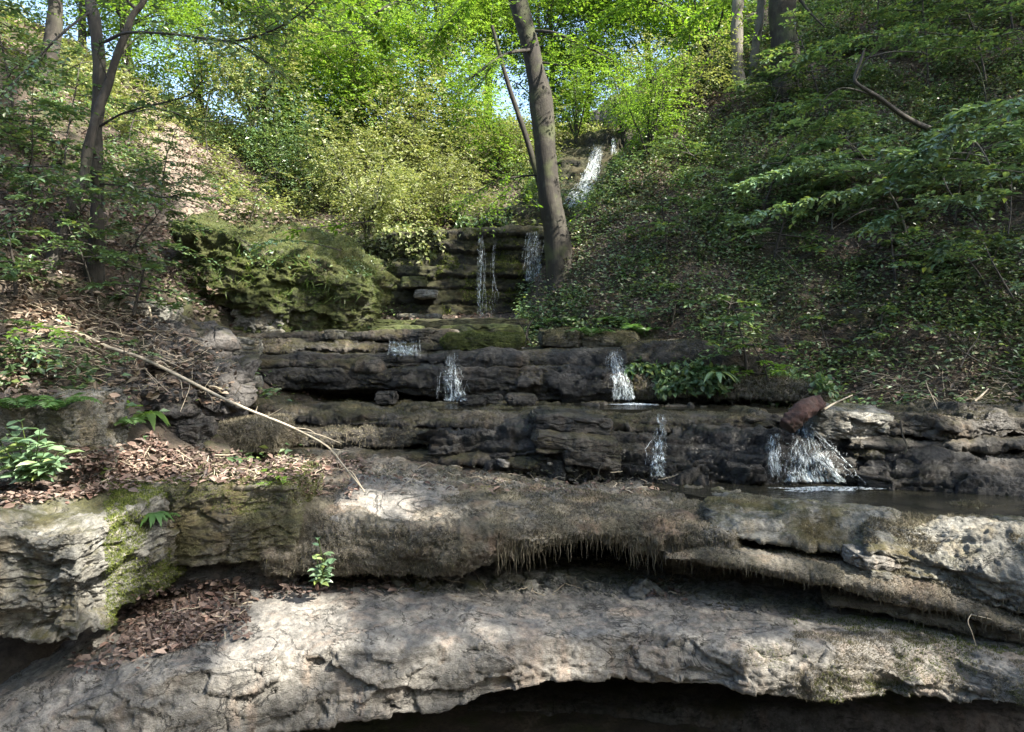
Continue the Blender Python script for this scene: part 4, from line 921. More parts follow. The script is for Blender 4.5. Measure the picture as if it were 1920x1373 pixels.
fall('waterfall', 'middle fall breaking into white threads at the dark wall', (832, 860, 664), (822, 882, 754), 9, .004, 2, .28, .05, .75, drops=260, wav=5)
fall('waterfall', 'sparse dripping threads beside the middle fall', (818, 884, 695), (814, 888, 752), 16, .0035, 3, 1, .05, .5, film=0)
fall('waterfall', 'white fall widening down to a foamy patch at the upper pool', (1140, 1168, 656), (1140, 1200, 751), 14, .005, 4, .27, .07, .8, drops=420, foam=(1.52, 8.50, .30, .11, -.80), wav=6)
fall('waterfall', 'single thread dripping off the overgrown bank edge', (1232, 1240, 705), (1232, 1242, 750), 6, .0035, 5, 1, .03, film=1)
fall('waterfall', 'thin trickle slipping over the chipped wet courses', (1226, 1246, 772), (1214, 1258, 895), 8, .0035, 6, .3, .04, .92, drops=260, wav=7)
fall('waterfall', 'widest cascade fanning out under the red log into the lower pool', (1488, 1520, 798), (1448, 1614, 906), 26, .005, 7, 1, .08, .88, drops=900, foam=(2.98, 6.56, .46, .13, -1.435), wav=9)
fall('waterfall', 'ragged side dribble left of the widest cascade', (1434, 1470, 812), (1436, 1470, 896), 8, .004, 8, 1, .05, .85, drops=160, wav=6)
fall('waterfall', 'faint drips beside the tall thread on the mossy cliff', (888, 934, 442), (894, 936, 596), 22, .0045, 9, 1, .10, .85, drops=300, wav=4, film=0)
fall('waterfall', 'brightest tall thread of water on the mossy cliff', (889, 904, 442), (898, 908, 596), 3, .005, 13, 1, .12, .6, drops=60, wav=3)
fall('waterfall', 'bluish fall splitting over a ledge behind the big trunk', (985, 1020, 432), (976, 1016, 530), 12, .006, 10, 1, .10, .85, drops=260, wav=5)
fall('waterfall', 'high white cascade at the head of the gorge', (1112, 1136, 272), (1058, 1108, 392), 30, .012, 11, .28, .12, .85, drops=300, wav=10, film=3)
fall('waterfall', 'little spout at the very top of the gorge', (1146, 1152, 258), (1146, 1154, 290), 14, .012, 12, 1, .1)
print('water', round(time.time() - T0, 1))
# ------------------------------------------------------------------ leafy things
SUN = unit(np.array([.62, -.36, .70]))
def lit_area(px, py):
    q = np.zeros(len(px))
    for cx, cy, rx, ry, w in LIT: q = np.maximum(q, w * (((px - cx) / rx) ** 2 + ((py - cy) / ry) ** 2 < 1))
    return q
LIT = [(560, 1185, 85, 75, 1), (490, 1245, 90, 32, .75), (860, 1182, 80, 10, .6), (1010, 1258, 80, 20, .65), (455, 918, 90, 16, .85), (1055, 470, 16, 60, .5), (1600, 1275, 130, 34, 1), (1480, 1270, 50, 20, .7), (1620, 1220, 70, 14, .9), (1440, 1230, 40, 30, .8),
       (1740, 1265, 50, 40, .6), (190, 1030, 60, 85, .85), (120, 980, 60, 20, .7), (60, 1150, 40, 30, .4), (60, 935, 90, 16, 1), (420, 872, 190, 20, 1), (300, 860, 80, 18, .8), (30, 690, 50, 40, .8), (90, 620, 60, 24, .9), (70, 520, 60, 18, .8), (30, 600, 40, 20, .5),
       (700, 945, 70, 16, 1), (800, 965, 50, 10, .5), (1760, 1020, 110, 40, .55), (1800, 990, 120, 16, .7), (1640, 1065, 50, 34, .9), (1840, 1060, 60, 50, .5), (1570, 880, 50, 30, .7), (1600, 800, 70, 16, .7), (1850, 790, 70, 24, .9), (1830, 835, 40, 12, .9), (1880, 870, 40, 8, .7), (1170, 720, 30, 30, .5),
       (420, 640, 40, 14, .6), (590, 648, 100, 8, .9), (440, 735, 40, 22, .6), (470, 775, 60, 10, .5), (470, 815, 50, 24, .35), (640, 815, 70, 10, .5), (760, 480, 80, 30, .8), (780, 527, 40, 16, 1), (795, 550, 26, 9, 1), (790, 594, 60, 10, 1), (740, 615, 60, 8, .6), (480, 480, 110, 70, .6), (400, 440, 80, 60, .6), (600, 500, 60, 60, .35), (680, 565, 20, 40, .6), (620, 590, 30, 20, .4), (520, 590, 18, 30, .9),
       (380, 300, 80, 90, .8), (440, 380, 90, 50, .7), (760, 340, 170, 110, 1), (660, 380, 80, 60, .7), (560, 250, 120, 60, .7), (960, 370, 60, 50, .4), (1130, 320, 60, 90, .6), (1040, 440, 26, 60, .5), (1250, 240, 80, 110, .7), (200, 200, 160, 130, .55), (50, 40, 90, 60, .8), (460, 770, 120, 8, .4), (1000, 900, 200, 14, .2), (330, 560, 60, 30, .35), (280, 590, 30, 20, .8), (870, 1000, 300, 60, .10), (700, 800, 120, 12, .3)]

UP = np.array([0, 0, 1.0])
def spray_leaves(C, Dr, n, length, leafL, r, droop=.25, flat=.22, ratio=.58, spread=.85):
    """twigs carrying n alternate leaves each, the leaves lying in the twig's own flat fan"""
    S = len(C); Dr = unit(Dr); side = unit(np.cross(Dr, UP)); nr = np.cross(side, Dr); nr = nr * np.where(nr[:, 2:] < 0, -1, 1)
    f = (np.arange(n) + .5) / n; sg = np.where(np.arange(n) % 2, 1., -1.); sg[-1] = 0
    length = np.broadcast_to(length, (S,))
    pos = C[:, None] + Dr[:, None] * (length[:, None] * f)[..., None] - UP * (droop * length[:, None] * f ** 2)[..., None]
    ax = Dr[:, None] * .65 + side[:, None] * (sg * spread)[None, :, None] + r.normal(0, .22, (S, n, 3)) - UP * .12
    nn = nr[:, None] + r.normal(0, flat, (S, n, 3))
    L = leafL * r.uniform(.6, 1.25, (S, n)) * (1 - .25 * f)
    return pos.reshape(-1, 3), ax.reshape(-1, 3), unit(nn).reshape(-1, 3), L.ravel(), L.ravel() * ratio
def spray_twigs(C, Dr, length, droop=.25, r0=.004):
    t = np.linspace(0, 1, 4); length = np.broadcast_to(length, (len(C),)); Dr = unit(Dr)
    path = C[:, None] + Dr[:, None] * (length[:, None] * t)[..., None] - UP * (droop * length[:, None] * t ** 2)[..., None]
    return tubes_batch(path, np.broadcast_to(r0 * (1.1 - t), (len(C), 4)))

def raw(name, b, mat, smooth=False): return mesh(name, b.verts, b.polys, M[mat], smooth)
def add_mesh(name, me, parent):
    o = bpy.data.objects.new(name, me); COL.objects.link(o); o.parent = parent; return o

def sapling(seed, h=1.8, nb=9, bl=1.0, leafL=.09, mat='leaf_shade', kind='oval', lean=.35, r0=.016, bark='barkdark', nl=7, bare=.25, up=.15, twigmat=None):
    """young tree: one leaning stem, flat tiers of branches with fans of leaves"""
    r = np.random.default_rng(seed); st, lf = Buf(), Buf()
    la = r.uniform(0, 6.28); t = np.linspace(0, 1, 14)
    stem = np.stack([lean * h * t ** 1.4 * math.cos(la), lean * h * t ** 1.4 * math.sin(la), h * t], 1) + np.cumsum(r.normal(0, .012 * h, (14, 3)), 0) * t[:, None]
    st.add(*tube(stem, r0 * (1.05 - .8 * t), 6))
    for k in range(nb):
        f = bare + (1 - bare) * (k + r.random()) / nb; i = min(12, int(f * 13)); p0 = stem[i]
        a = la + k * 2.4 + r.normal(0, .4); L = bl * (1.15 - .6 * f) * r.uniform(.7, 1.2)
        d = np.array([math.cos(a), math.sin(a), up + r.normal(0, .12)])
        s = np.linspace(0, 1, 7); br = p0 + d * (L * s)[:, None] - UP * (.22 * L * s ** 2)[:, None] + np.cumsum(r.normal(0, .02 * L, (7, 3)), 0)
        st.add(*tube(br, r0 * .42 * (1.1 - s) + .0015, 4))
        m = max(7, int(L / .055)); g = r.uniform(.2, 1, m); ii = g * 5.999; j = ii.astype(int); C = br[j] + (br[j + 1] - br[j]) * (ii - j)[:, None]
        sd = np.where(np.arange(m) % 2, 1., -1.)[:, None] * np.array([-math.sin(a), math.cos(a), 0]); Dr = unit(d * .7 + sd * r.uniform(.3, 1, (m, 1)) + r.normal(0, .12, (m, 3)))
        sl = L * .38 * r.uniform(.6, 1.2, m)
        lf.add(*leaves(*spray_leaves(C, Dr, nl, sl, leafL, r), kind)); st.add(*spray_twigs(C, Dr, sl, r0=.003))
    return raw('stem', st, bark, True), raw('foliage', lf, mat)

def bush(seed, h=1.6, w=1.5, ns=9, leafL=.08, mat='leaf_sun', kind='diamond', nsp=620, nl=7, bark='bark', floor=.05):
    """many stemmed shrub with an uneven clumped outline"""
    r = np.random.default_rng(seed); st, lf = Buf(), Buf(); K = []
    for k in range(ns):
        a = r.uniform(0, 6.28); o = r.uniform(.1, 1) * w * .5; t = np.linspace(0, 1, 9); hh = h * r.uniform(.45, 1.05)
        p = np.stack([o * math.cos(a) * t ** 1.3, o * math.sin(a) * t ** 1.3, hh * t], 1) + np.cumsum(r.normal(0, .02 * h, (9, 3)), 0) * t[:, None]
        st.add(*tube(p, .018 * h / 1.6 * (1.1 - t) + .003, 5)); K += [p[4], p[6], p[8], p[7] + r.normal(0, .15 * w, 3)]
    K = np.array(K); k = r.integers(0, len(K), nsp); C = K[k] + r.normal(0, .16 * w, (nsp, 3)) * np.array([1, 1, .7]); C[:, 2] = np.maximum(C[:, 2], floor)
    Dr = unit((C - K.mean(0)) * np.array([1, 1, .4]) / w + r.normal(0, .35, (nsp, 3)) * np.array([1, 1, .5]))
    lf.add(*leaves(*spray_leaves(C, Dr, nl, .30 * w / 1.5 * r.uniform(.6, 1.3, nsp), leafL, r, flat=.4), kind))
    return raw('stem', st, bark, True), raw('foliage', lf, mat)

def fern(seed, nf=8, L=.55, mat='fern'):
    r = np.random.default_rng(seed); lf = Buf(); st = Buf()
    for k in range(nf):
        a = k * 6.28 / nf + r.normal(0, .3); l = L * r.uniform(.7, 1.15); t = np.linspace(0, 1, 17); d = np.array([math.cos(a), math.sin(a), 0])
        p = d * (l * .85 * t)[:, None] + UP * (l * (.75 * t - .62 * t ** 2))[:, None]; st.add(*tube(p, .004 * (1.1 - t) + .001, 4))
        tang = unit(np.gradient(p, axis=0)); sd = np.cross(tang, UP); sd = unit(sd); nr = np.cross(sd, tang)
        for s in (-1, 1):
            w = l * .26 * np.sin(np.clip(t * 2.9 + .25, 0, 3.14)) ** .8 + .006
            lf.add(*leaves(p[1:], (sd * s + tang * .35)[1:] + r.normal(0, .08, (16, 3)), nr[1:] + r.normal(0, .1, (16, 3)), w[1:], np.full(16, l * .052), 'diamond'))
    return raw('stem', st, 'grass', True), raw('frond', lf, mat)

def tree_mesh(seed, H=11, trunk_r=.16, crown0=.25, R=2.8, nsp=5200, nl=7, leafL=.135, mat='leaf_tree', bark='bark', lean=.05, K=26, sprL=.55):
    r = np.random.default_rng(seed); t = np.linspace(0, 1, 16); tr, li, lf = Buf(), Buf(), Buf()
    la = r.uniform(0, 6.28); p = np.stack([lean * H * t * math.cos(la), lean * H * t * math.sin(la), H * .9 * t], 1) + np.cumsum(r.normal(0, .03, (16, 3)), 0) * t[:, None]; p[0, 2] = -.3
    tr.add(*tube(p, trunk_r * (1.1 - .9 * t) + .35 * trunk_r * np.exp(-t * 25), 10, rough=.15, seed=seed))
    cs = []
    for k in range(K):
        f = crown0 + (1 - crown0) * r.random() ** .9; a = k * 2.4 + r.normal(0, .4); rr = R * (1.05 - .55 * abs(f - .45) * 2 * .8) * r.uniform(.35, 1.0)
        p0 = p[int(f * 12)]; c = np.array([p0[0] + rr * math.cos(a), p0[1] + rr * math.sin(a), H * f + .12 * rr * r.normal() + .2 * rr])
        s = np.linspace(0, 1, 8); br = p0 + (c - p0) * s[:, None] + UP * (.12 * rr * np.sin(s * 3.1))[:, None] + np.cumsum(r.normal(0, .03, (8, 3)), 0)
        li.add(*tube(br, trunk_r * .22 * (1.1 - s) + .006, 5)); cs.append(c); cs.append(br[5])
    cs = np.array(cs); k = r.integers(0, len(cs), nsp); C = cs[k] + r.normal(0, R * .2, (nsp, 3)) * np.array([1, 1, .55])
    Dr = unit((C - np.array([p[8, 0], p[8, 1], 0])) * np.array([1, 1, 0]) / R + r.normal(0, .45, (nsp, 3)) * np.array([1, 1, .45]))
    lf.add(*leaves(*spray_leaves(C, Dr, nl, sprL * r.uniform(.6, 1.3, nsp), leafL, r, flat=.35), 'diamond'))
    return raw('trunk', tr, bark, True), raw('limbs', li, bark, True), raw('crown', lf, mat)

def place(name, label, cat, parts, loc, rot=0, s=1.0, group=None, tilt=(0, 0)):
    e = empty(name, loc, label, cat, group); e.rotation_euler = (tilt[0], tilt[1], rot); e.scale = (s,) * 3
    for me in parts: add_mesh(me.name.split('.')[0], me, e)
    return e
def at(px, py): h = hit(px, py); return h[0] if h else P(px, py, 20)

_n = np.cross(TV[TQ[:, 2]] - TV[TQ[:, 0]], TV[TQ[:, 3]] - TV[TQ[:, 1]]); _n *= np.where(_n[:, 2:] < 0, -1, 1)
SEEN = (ctr[:, 1] > 6) & (ctr[:, 1] < 30) & (np.abs(ctr[:, 0]) < 16) & inview(ctr, 150) & ((unit(_n) * unit(ctr)).sum(1) < .12)
# ---- the banks' ground cover and fallen leaves: nobody could count these
def cover(name, label, n, mask, size, mat, seed, lift, kind='diamond', horiz=.5):
    r = np.random.default_rng(seed); sel = SEEN; sel = SEEN & (mask(ctr) > .02)
    p, nn = scatter(TV, TQ[sel], n, lambda p, nn: mask(p), seed); nn = nn * np.where(nn[:, 2:] < 0, -1, 1)
    L = size * r.uniform(.5, 1.4, len(p)); nr = unit(nn * (1 - horiz) + UP * horiz + r.normal(0, .3, (len(p), 3)))
    b = Buf(); b.add(*leaves(p + nn * (lift[0] + (lift[1] - lift[0]) * r.random((len(p), 1)) ** 2), r.normal(0, 1, (len(p), 3)) * np.array([1, 1, .35]), nr, L, L * .62, kind))
    tag(b.build(name, M[mat], smooth=False), label, kind='stuff')
rb = lambda p: p[:, 0] > np.interp(p[:, 1], [6, 9, 10, 11, 12, 13, 15, 18, 22], [2.6, 1.6, .7, .0, .0, .4, 1.6, 4, 8])
cover('undergrowth', 'low leafy ground cover over the shady bank', 260000, lambda p: rb(p) * sstep(-.22, .18, fbm(p, .7, 4, 41)) * (.45 + .55 * sstep(1.0, 3.5, p[:, 2])), .062, 'leaf_ground', 401, (.01, .22))
cover('undergrowth', 'small green leaves of ivy and seedlings over the shady bank', 170000, lambda p: rb(p) * sstep(-.12, .2, fbm(p, 1.1, 4, 43)), .06, 'leaf_shade', 402, (.02, .3), horiz=.75)
cover('leaf_litter', 'damp brown leaves covering the shady bank', 130000, lambda p: rb(p) * (.35 + .65 * sstep(-.25, .05, fbm(p, .9, 4, 44))), .055, 'dead_shade', 403, (.004, .03), 'curl', .2)
lb = lambda p: ~rb(p) & (p[:, 0] < -2.2)
cover('undergrowth', 'low green plants over the bank under the forked tree', 60000, lambda p: lb(p) * sstep(-.05, .25, fbm(p, .75, 4, 45)) * ~path_mask(p) * (p[:, 1] > 5.7), .085, 'leaf_shade', 404, (.02, .28), horiz=.7)
cover('undergrowth', 'sunny tangle of leaves over the back of the gorge', 110000, lambda p: ~rb(p) * (p[:, 1] > 14.6) * sstep(-.15, .15, fbm(p, .6, 3, 46)) * np.where(path_mask(p), .12, 1), .10, 'leaf_sun', 405, (.02, .6), horiz=.6)
cover('leaf_litter', 'dry leaves on the earth path and the upper bank', 50000, lambda p: ~rb(p) * (p[:, 1] > 8) * .9, .08, 'dead', 406, (.004, .04), 'curl', .2)
print('cover', round(time.time() - T0, 1))

# ---- ivy and grass on the rocks
def ivy(name, label, rock, n, size, mat, seed, mask, kind='diamond', lift=.06, hang=False):
    o, V, Q = ROCKS[rock]; r = np.random.default_rng(seed); cq = V[Q].mean(1); nq = unit(np.cross(V[Q[:, 2]] - V[Q[:, 0]], V[Q[:, 3]] - V[Q[:, 1]])); nq = facing(cq, nq)
    Q = Q[mask(cq, nq) & inview(cq)]
    if not len(Q): return
    p, nn = scatter(V, Q, n, None, seed); nn = facing(p, nn); L = size * r.uniform(.5, 1.4, len(p)); b = Buf()
    if hang:
        ax = unit(nn * .6 + UP * (.5 - 1.1 * r.random((len(p), 1))) + r.normal(0, .3, (len(p), 3))); v, q, t = leaves(p, ax, unit(r.normal(0, 1, (len(p), 3))), L, L * .05, 'grass'); b.add(v, q, t)
    else: b.add(*leaves(p + nn * lift * r.random((len(p), 1)), r.normal(0, 1, (len(p), 3)), unit(nn * .5 + UP * .5 + r.normal(0, .3, (len(p), 3))), L, L * .65, kind))
    tag(b.build(name, M[mat], smooth=False), label, kind='stuff')
OC, BT = 'green mossy outcrop with a small dark cave in its foot', 'tall moss cloaked buttress at the end of the outcrop'
ivy('ivy', 'small leaved creepers matting the top of the mossy outcrop', OC, 1300, .05, 'leaf_shade', 1, lambda p, n: (Y(p) < 505) & (fbm(p, 1.4, 3, 3) > -.08))
ivy('grass', 'fine grass hanging over the mossy outcrop', OC, 3200, .14, 'grass', 2, lambda p, n: (Y(p) < 575) & (fbm(p, 1.8, 3, 4) > -.02), hang=True)
ivy('ivy', 'small leaved creepers over the moss cloaked buttress', BT, 900, .055, 'leaf_shade', 3, lambda p, n: (Y(p) < 520) & (fbm(p, 1.8, 3, 5) > -.05))
ivy('grass', 'fine grass hanging over the moss cloaked buttress', BT, 1800, .13, 'grass', 4, lambda p, n: fbm(p, 1.8, 3, 6) > -.1, hang=True)
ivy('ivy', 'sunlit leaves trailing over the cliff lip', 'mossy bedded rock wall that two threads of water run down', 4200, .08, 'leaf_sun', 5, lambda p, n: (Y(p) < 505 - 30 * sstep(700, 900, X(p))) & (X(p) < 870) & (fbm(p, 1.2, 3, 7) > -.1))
ivy('ivy', 'leaves creeping on the bedded step and chute by the high waterfall', 'steep wet rock chute under the high waterfall', 5000, .10, 'leaf_tree', 6, lambda p, n: (fbm(p, .9, 3, 8) > .0) & ((X(p) < 1050) | (X(p) > 1150)))
ivy('ivy', 'leaf mat on the step above the cliff', 'bedded rock step between the cliff top and the high waterfall', 3000, .09, 'leaf_shade', 7, lambda p, n: (fbm(p, 1.2, 3, 9) > .05) & (X(p) < 960))
ivy('undergrowth', 'seedlings and leaves sagging over the upper pool edge', 'overgrown bank edge sagging over the upper pool', 5200, .07, 'leaf_shade', 8, lambda p, n: (fbm(p, 1.5, 3, 10) > -.15) & (Y(p) < 735), lift=.12)
# ---- saplings
SAP = {
    'a': sapling(1, 1.7, 10, 1.05, .095), 'b': sapling(2, 1.3, 9, 1.2, .10, lean=.6), 'c': sapling(3, 2.2, 13, 1.0, .09, lean=.25),
    'd': sapling(4, 1.1, 8, 1.0, .115, 'leaf_big', 'broad', lean=.5), 'e': sapling(5, 1.6, 11, 1.25, .12, 'leaf_big', 'broad', lean=.45, bark='barkpale'), 'f': sapling(6, .6, 7, .55, .075, 'leaf_shade'),
    'g': sapling(7, 1.8, 10, .9, .085, 'leaf_sun', lean=.4), 'h': sapling(8, .5, 6, .5, .07, 'leaf_bright'),
}
sap_list = [  # photo x, y of the foot, kind, size, turn, label
    (1430, 400, 'd', 1.25, .3, 'broad leaved sapling spreading pale leaves under the paired trunks'), (1560, 430, 'e', 1.05, 2.2, 'large pale leaved sapling in the middle of the shady bank'),
    (1700, 440, 'e', 1.15, 4.0, 'pale leaved sapling below the twisted dead snag'), (1790, 420, 'd', 1.5, 1.0, 'wide pale sapling in front of the tangled bare twigs'),
    (1890, 400, 'e', 1.3, 3.1, 'big leaved sapling at the frame edge half way up the bank'), (1330, 345, 'b', .9, .9, 'small sapling fanning out over the spur edge below the paired trunks'),
    (1440, 250, 'a', 1.15, 2.5, 'layered sapling right under the thick twin bole'), (1540, 220, 'a', 1.3, 5.0, 'dark layered sapling beside the thick twin bole'),
    (1620, 330, 'b', 1.0, 1.7, 'sapling crouching below the crook of the dead snag'), (1740, 170, 'c', 1.2, 3.3, 'tall dark sapling above the dead snag'),
    (1850, 170, 'a', 1.4, .2, 'dark sapling filling the upper corner of the bank'), (1640, 90, 'c', 1.3, 4.4, 'dark sapling at the top edge between snag and bole'),
    (1900, 70, 'c', 1.4, 2.1, 'topmost dark sapling by the frame edge'), (1780, 60, 'b', 1.4, 5.6, 'low spreading sapling along the top edge of the bank'),
    (1250, 470, 'f', 1.5, .6, 'knee high seedling on the bank behind the leaning trunk'), (1330, 440, 'b', .75, 3.9, 'spreading seedling under the spur trees'),
    (1450, 500, 'f', 1.7, 2.0, 'low seedling clump in the leaf litter of the bank'), (1680, 540, 'f', 1.6, 4.2, 'low seedling below the pale saplings'),
    (1860, 560, 'b', .8, 1.4, 'thin leaved sapling over the brushwood'), (1400, 690, 'f', 1.4, .1, 'bright seedling patch over the dark upper pool edge'),
    (1440, 715, 'h', 1.0, 1.1, 'lime green seedling hanging over the upper pool'), (1350, 650, 'f', 1.3, 2.9, 'seedling cushion near the ferns above the wide fall'),
    (1560, 690, 'f', 1.3, 5.2, 'dark seedlings above the rotten log'), (1650, 660, 'f', 1.2, 3.7, 'green seedling by the dark hole in the bank'), (1260, 610, 'f', 1.2, 3.1, 'seedlings behind the grey rim stone'),
    (175, 560, 'a', .8, .8, 'green sapling at the foot of the forked tree'), (250, 600, 'f', 1.4, 2.6, 'low seedling above the grey bank rock'), (235, 500, 'b', .9, 4.7, 'spreading sapling behind the forked tree stems'),
    (60, 430, 'a', 1.0, 2.2, 'leafy sapling in the dark hollow by the frame edge'), (30, 560, 'f', 1.3, 1.5, 'seedlings on the bank under the leaning stem'), (300, 400, 'c', .9, 5.5, 'slim sapling in front of the earth path'),
    (120, 330, 'c', 1.1, .9, 'dark bank sapling beyond the forked tree'), (30, 250, 'c', 1.3, 3.0, 'sapling high on the bank by the frame edge'), (240, 290, 'g', 1.2, 4.0, 'sunlit sapling beside the top of the earth path'),
    (470, 415, 'g', .6, 1.9, 'sunlit sapling growing on top of the mossy outcrop'),     (240, 800, 'h', .55, .5, 'tiny seedling with lobed leaves by the hairy stone'), (520, 905, 'h', .32, 2, 'tiny seedling on the square mossy block'), (40, 680, 'f', .8, 4.4, 'seedling above the mossy boulder'), (235, 690, 'f', .6, 5.1, 'leafy sprig on the shadowed rock under the branch'),
]
for px, py, k, s, rot, lab in sap_list:
    place('sapling', lab, 'sapling', SAP[k], at(px, py) - UP * .03, rot, s)
FERN = [fern(1), fern(2, 7, .6), fern(3, 9, .42)]
for i, (px, py, s, lab) in enumerate([(1062, 612, 1.0, 'fresh fern over the mossy boulder with two stems'), (1108, 632, .8, 'fern between the two low mossy boulders'), (1150, 610, 1.1, 'drooping fern on the bank behind the low mossy boulder'), (1205, 628, 1.0, 'fern on the bank edge above the wide fall'),
                                     (1345, 702, .8, 'hart shaped pale fern on the overgrown bank edge'), (1000, 620, .7, 'small fern at the foot of the bank near the bolster'), (105, 770, .75, 'fern arching over the mossy boulder'), (20, 770, .8, 'fern at the frame edge behind the broad leaved plant'), (300, 975, .42, 'little fern tuft in the crack beside the square mossy block'), (230, 800, .6, 'fern by the shadowed hole in the rocks')]):
    place('fern', lab, 'fern', FERN[i % 3], at(px, py), i * 1.3, s)

# ---- thicket at the back: sunlit shrubs
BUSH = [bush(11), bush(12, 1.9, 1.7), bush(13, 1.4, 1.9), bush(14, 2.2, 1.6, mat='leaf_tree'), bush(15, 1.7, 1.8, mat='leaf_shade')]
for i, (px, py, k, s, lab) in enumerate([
    (690, 440, 0, 1.2, 'pale sunlit shrub at the cliff edge, nearest the path side'), (760, 432, 2, 1.2, 'brightly sunlit shrub over the middle of the cliff edge'), (835, 425, 0, 1.1, 'sun bright shrub leaning over the cliff next to the thin threads'),
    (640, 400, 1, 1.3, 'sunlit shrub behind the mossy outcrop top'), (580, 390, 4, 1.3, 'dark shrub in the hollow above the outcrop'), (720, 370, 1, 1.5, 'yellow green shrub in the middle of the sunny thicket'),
    (800, 360, 2, 1.5, 'broad glowing shrub behind the sun bright one'), (520, 360, 4, 1.5, 'shadowed shrub right beside the earth path'), (600, 320, 3, 1.5, 'green shrub in the upper thicket near the path'),
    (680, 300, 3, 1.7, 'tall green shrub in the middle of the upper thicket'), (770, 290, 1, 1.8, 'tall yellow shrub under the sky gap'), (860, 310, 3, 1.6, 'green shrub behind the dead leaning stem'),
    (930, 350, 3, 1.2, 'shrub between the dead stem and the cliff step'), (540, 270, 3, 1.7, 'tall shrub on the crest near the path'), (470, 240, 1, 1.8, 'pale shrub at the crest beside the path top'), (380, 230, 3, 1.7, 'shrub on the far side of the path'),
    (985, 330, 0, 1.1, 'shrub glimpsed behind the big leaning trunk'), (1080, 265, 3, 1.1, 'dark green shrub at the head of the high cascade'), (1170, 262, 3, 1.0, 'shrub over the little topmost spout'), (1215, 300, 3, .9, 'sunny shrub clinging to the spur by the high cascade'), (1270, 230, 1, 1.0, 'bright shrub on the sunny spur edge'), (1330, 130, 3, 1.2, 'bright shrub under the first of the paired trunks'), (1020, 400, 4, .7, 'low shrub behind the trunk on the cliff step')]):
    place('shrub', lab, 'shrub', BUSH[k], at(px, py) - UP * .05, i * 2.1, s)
print('shrubs', round(time.time() - T0, 1))

def sunway(C):
    out = np.zeros(len(C), bool)
    for i, c in enumerate(C):
        h = ray(c, -SUN)
        if h and h[0][1] > 1:
            q = h[0][None]; out[i] = lit_area(X(q), Y(q))[0] > .3
    return out
# ---- trees whose trunks the picture shows one by one
def near_tree(name, label, pts, radii, bark, branches, sprays, leaf='leaf_canopy', leafL=.09, seed=0, sides=18, kind='oval', twr=.0045, spl=.5, clusters=(), base=True, nl=8):
    """pts etc.: photo pixels with depth; branches: (points, r0, r1); sprays: number of leafy twigs per metre of branch"""
    r = np.random.default_rng(seed); path = spline([P(*q) for q in pts], 60); rad = np.interp(np.linspace(0, 1, 60), np.linspace(0, 1, len(radii)), radii)
    e = empty(name, path[-1], label, 'tree')
    V, Q = tube(path, rad, sides, rough=.5, seed=seed); c = np.repeat(path, sides, 0); nn = unit(V - c)
    if base:   # root flare with buttress ridges
        z = V[:, 2] - path[-1, 2]; th = np.arctan2(nn[:, 1], nn[:, 0]); V = V + nn * (np.exp(-np.maximum(z, 0) / .35) * rad.max() * (.35 + .55 * np.maximum(0, np.sin(th * 3 + seed)) ** 2))[:, None] * np.array([1, 1, .2])
    obj('trunk', V, [Q], M[bark], e)
    lf, tw = Buf(), Buf()
    for bpts, r0, r1 in branches:
        bpth = spline([P(*q) if len(q) == 3 else q[0] for q in bpts], 24); V, Q = tube(bpth, np.linspace(r0, r1, 24), 8, rough=.3, seed=seed); obj('branch', V, [Q], M[bark], e)
        L = np.linalg.norm(np.diff(bpth, axis=0), axis=1).sum(); m = int(L * sprays)
        if m:
            ii = r.uniform(.25, 1, m) * 22.99; j = ii.astype(int); C = bpth[j] + (bpth[j + 1] - bpth[j]) * (ii - j)[:, None]; tg = unit(bpth[j + 1] - bpth[j])
            sd = unit(np.cross(tg, UP)) * np.where(r.random(m) < .5, 1, -1)[:, None]; Dr = unit(tg * .6 + sd * r.uniform(.2, 1, (m, 1)) + r.normal(0, .2, (m, 3))); sl = spl * r.uniform(.5, 1.3, m)
            lf.add(*leaves(*spray_leaves(C, Dr, nl, sl, leafL, r), kind)); tw.add(*spray_twigs(C, Dr, sl, r0=twr))
    for (c, sig, m) in clusters:
        C = np.asarray(c) + r.normal(0, 1, (m, 3)) * np.asarray(sig); C = C[~sunway(C)]; m = len(C)
        if m == 0: continue
        Dr = unit(r.normal(0, 1, (m, 3)) * np.array([1, 1, .35])); sl = spl * r.uniform(.6, 1.3, m)
        lf.add(*leaves(*spray_leaves(C, Dr, nl, sl, leafL, r, flat=.3), kind)); tw.add(*spray_twigs(C, Dr, sl, r0=twr))
    if lf.n: lf.build('crown', M[leaf], e, smooth=False)
    if tw.n: tag(tw.build('twigs', M['barkdark'], e), kind='stuff')
    return e
d1 = 12.2
d1 = float(np.clip(at(1052, 520)[1] + .1, 11, 13.5)); print('d1', d1)
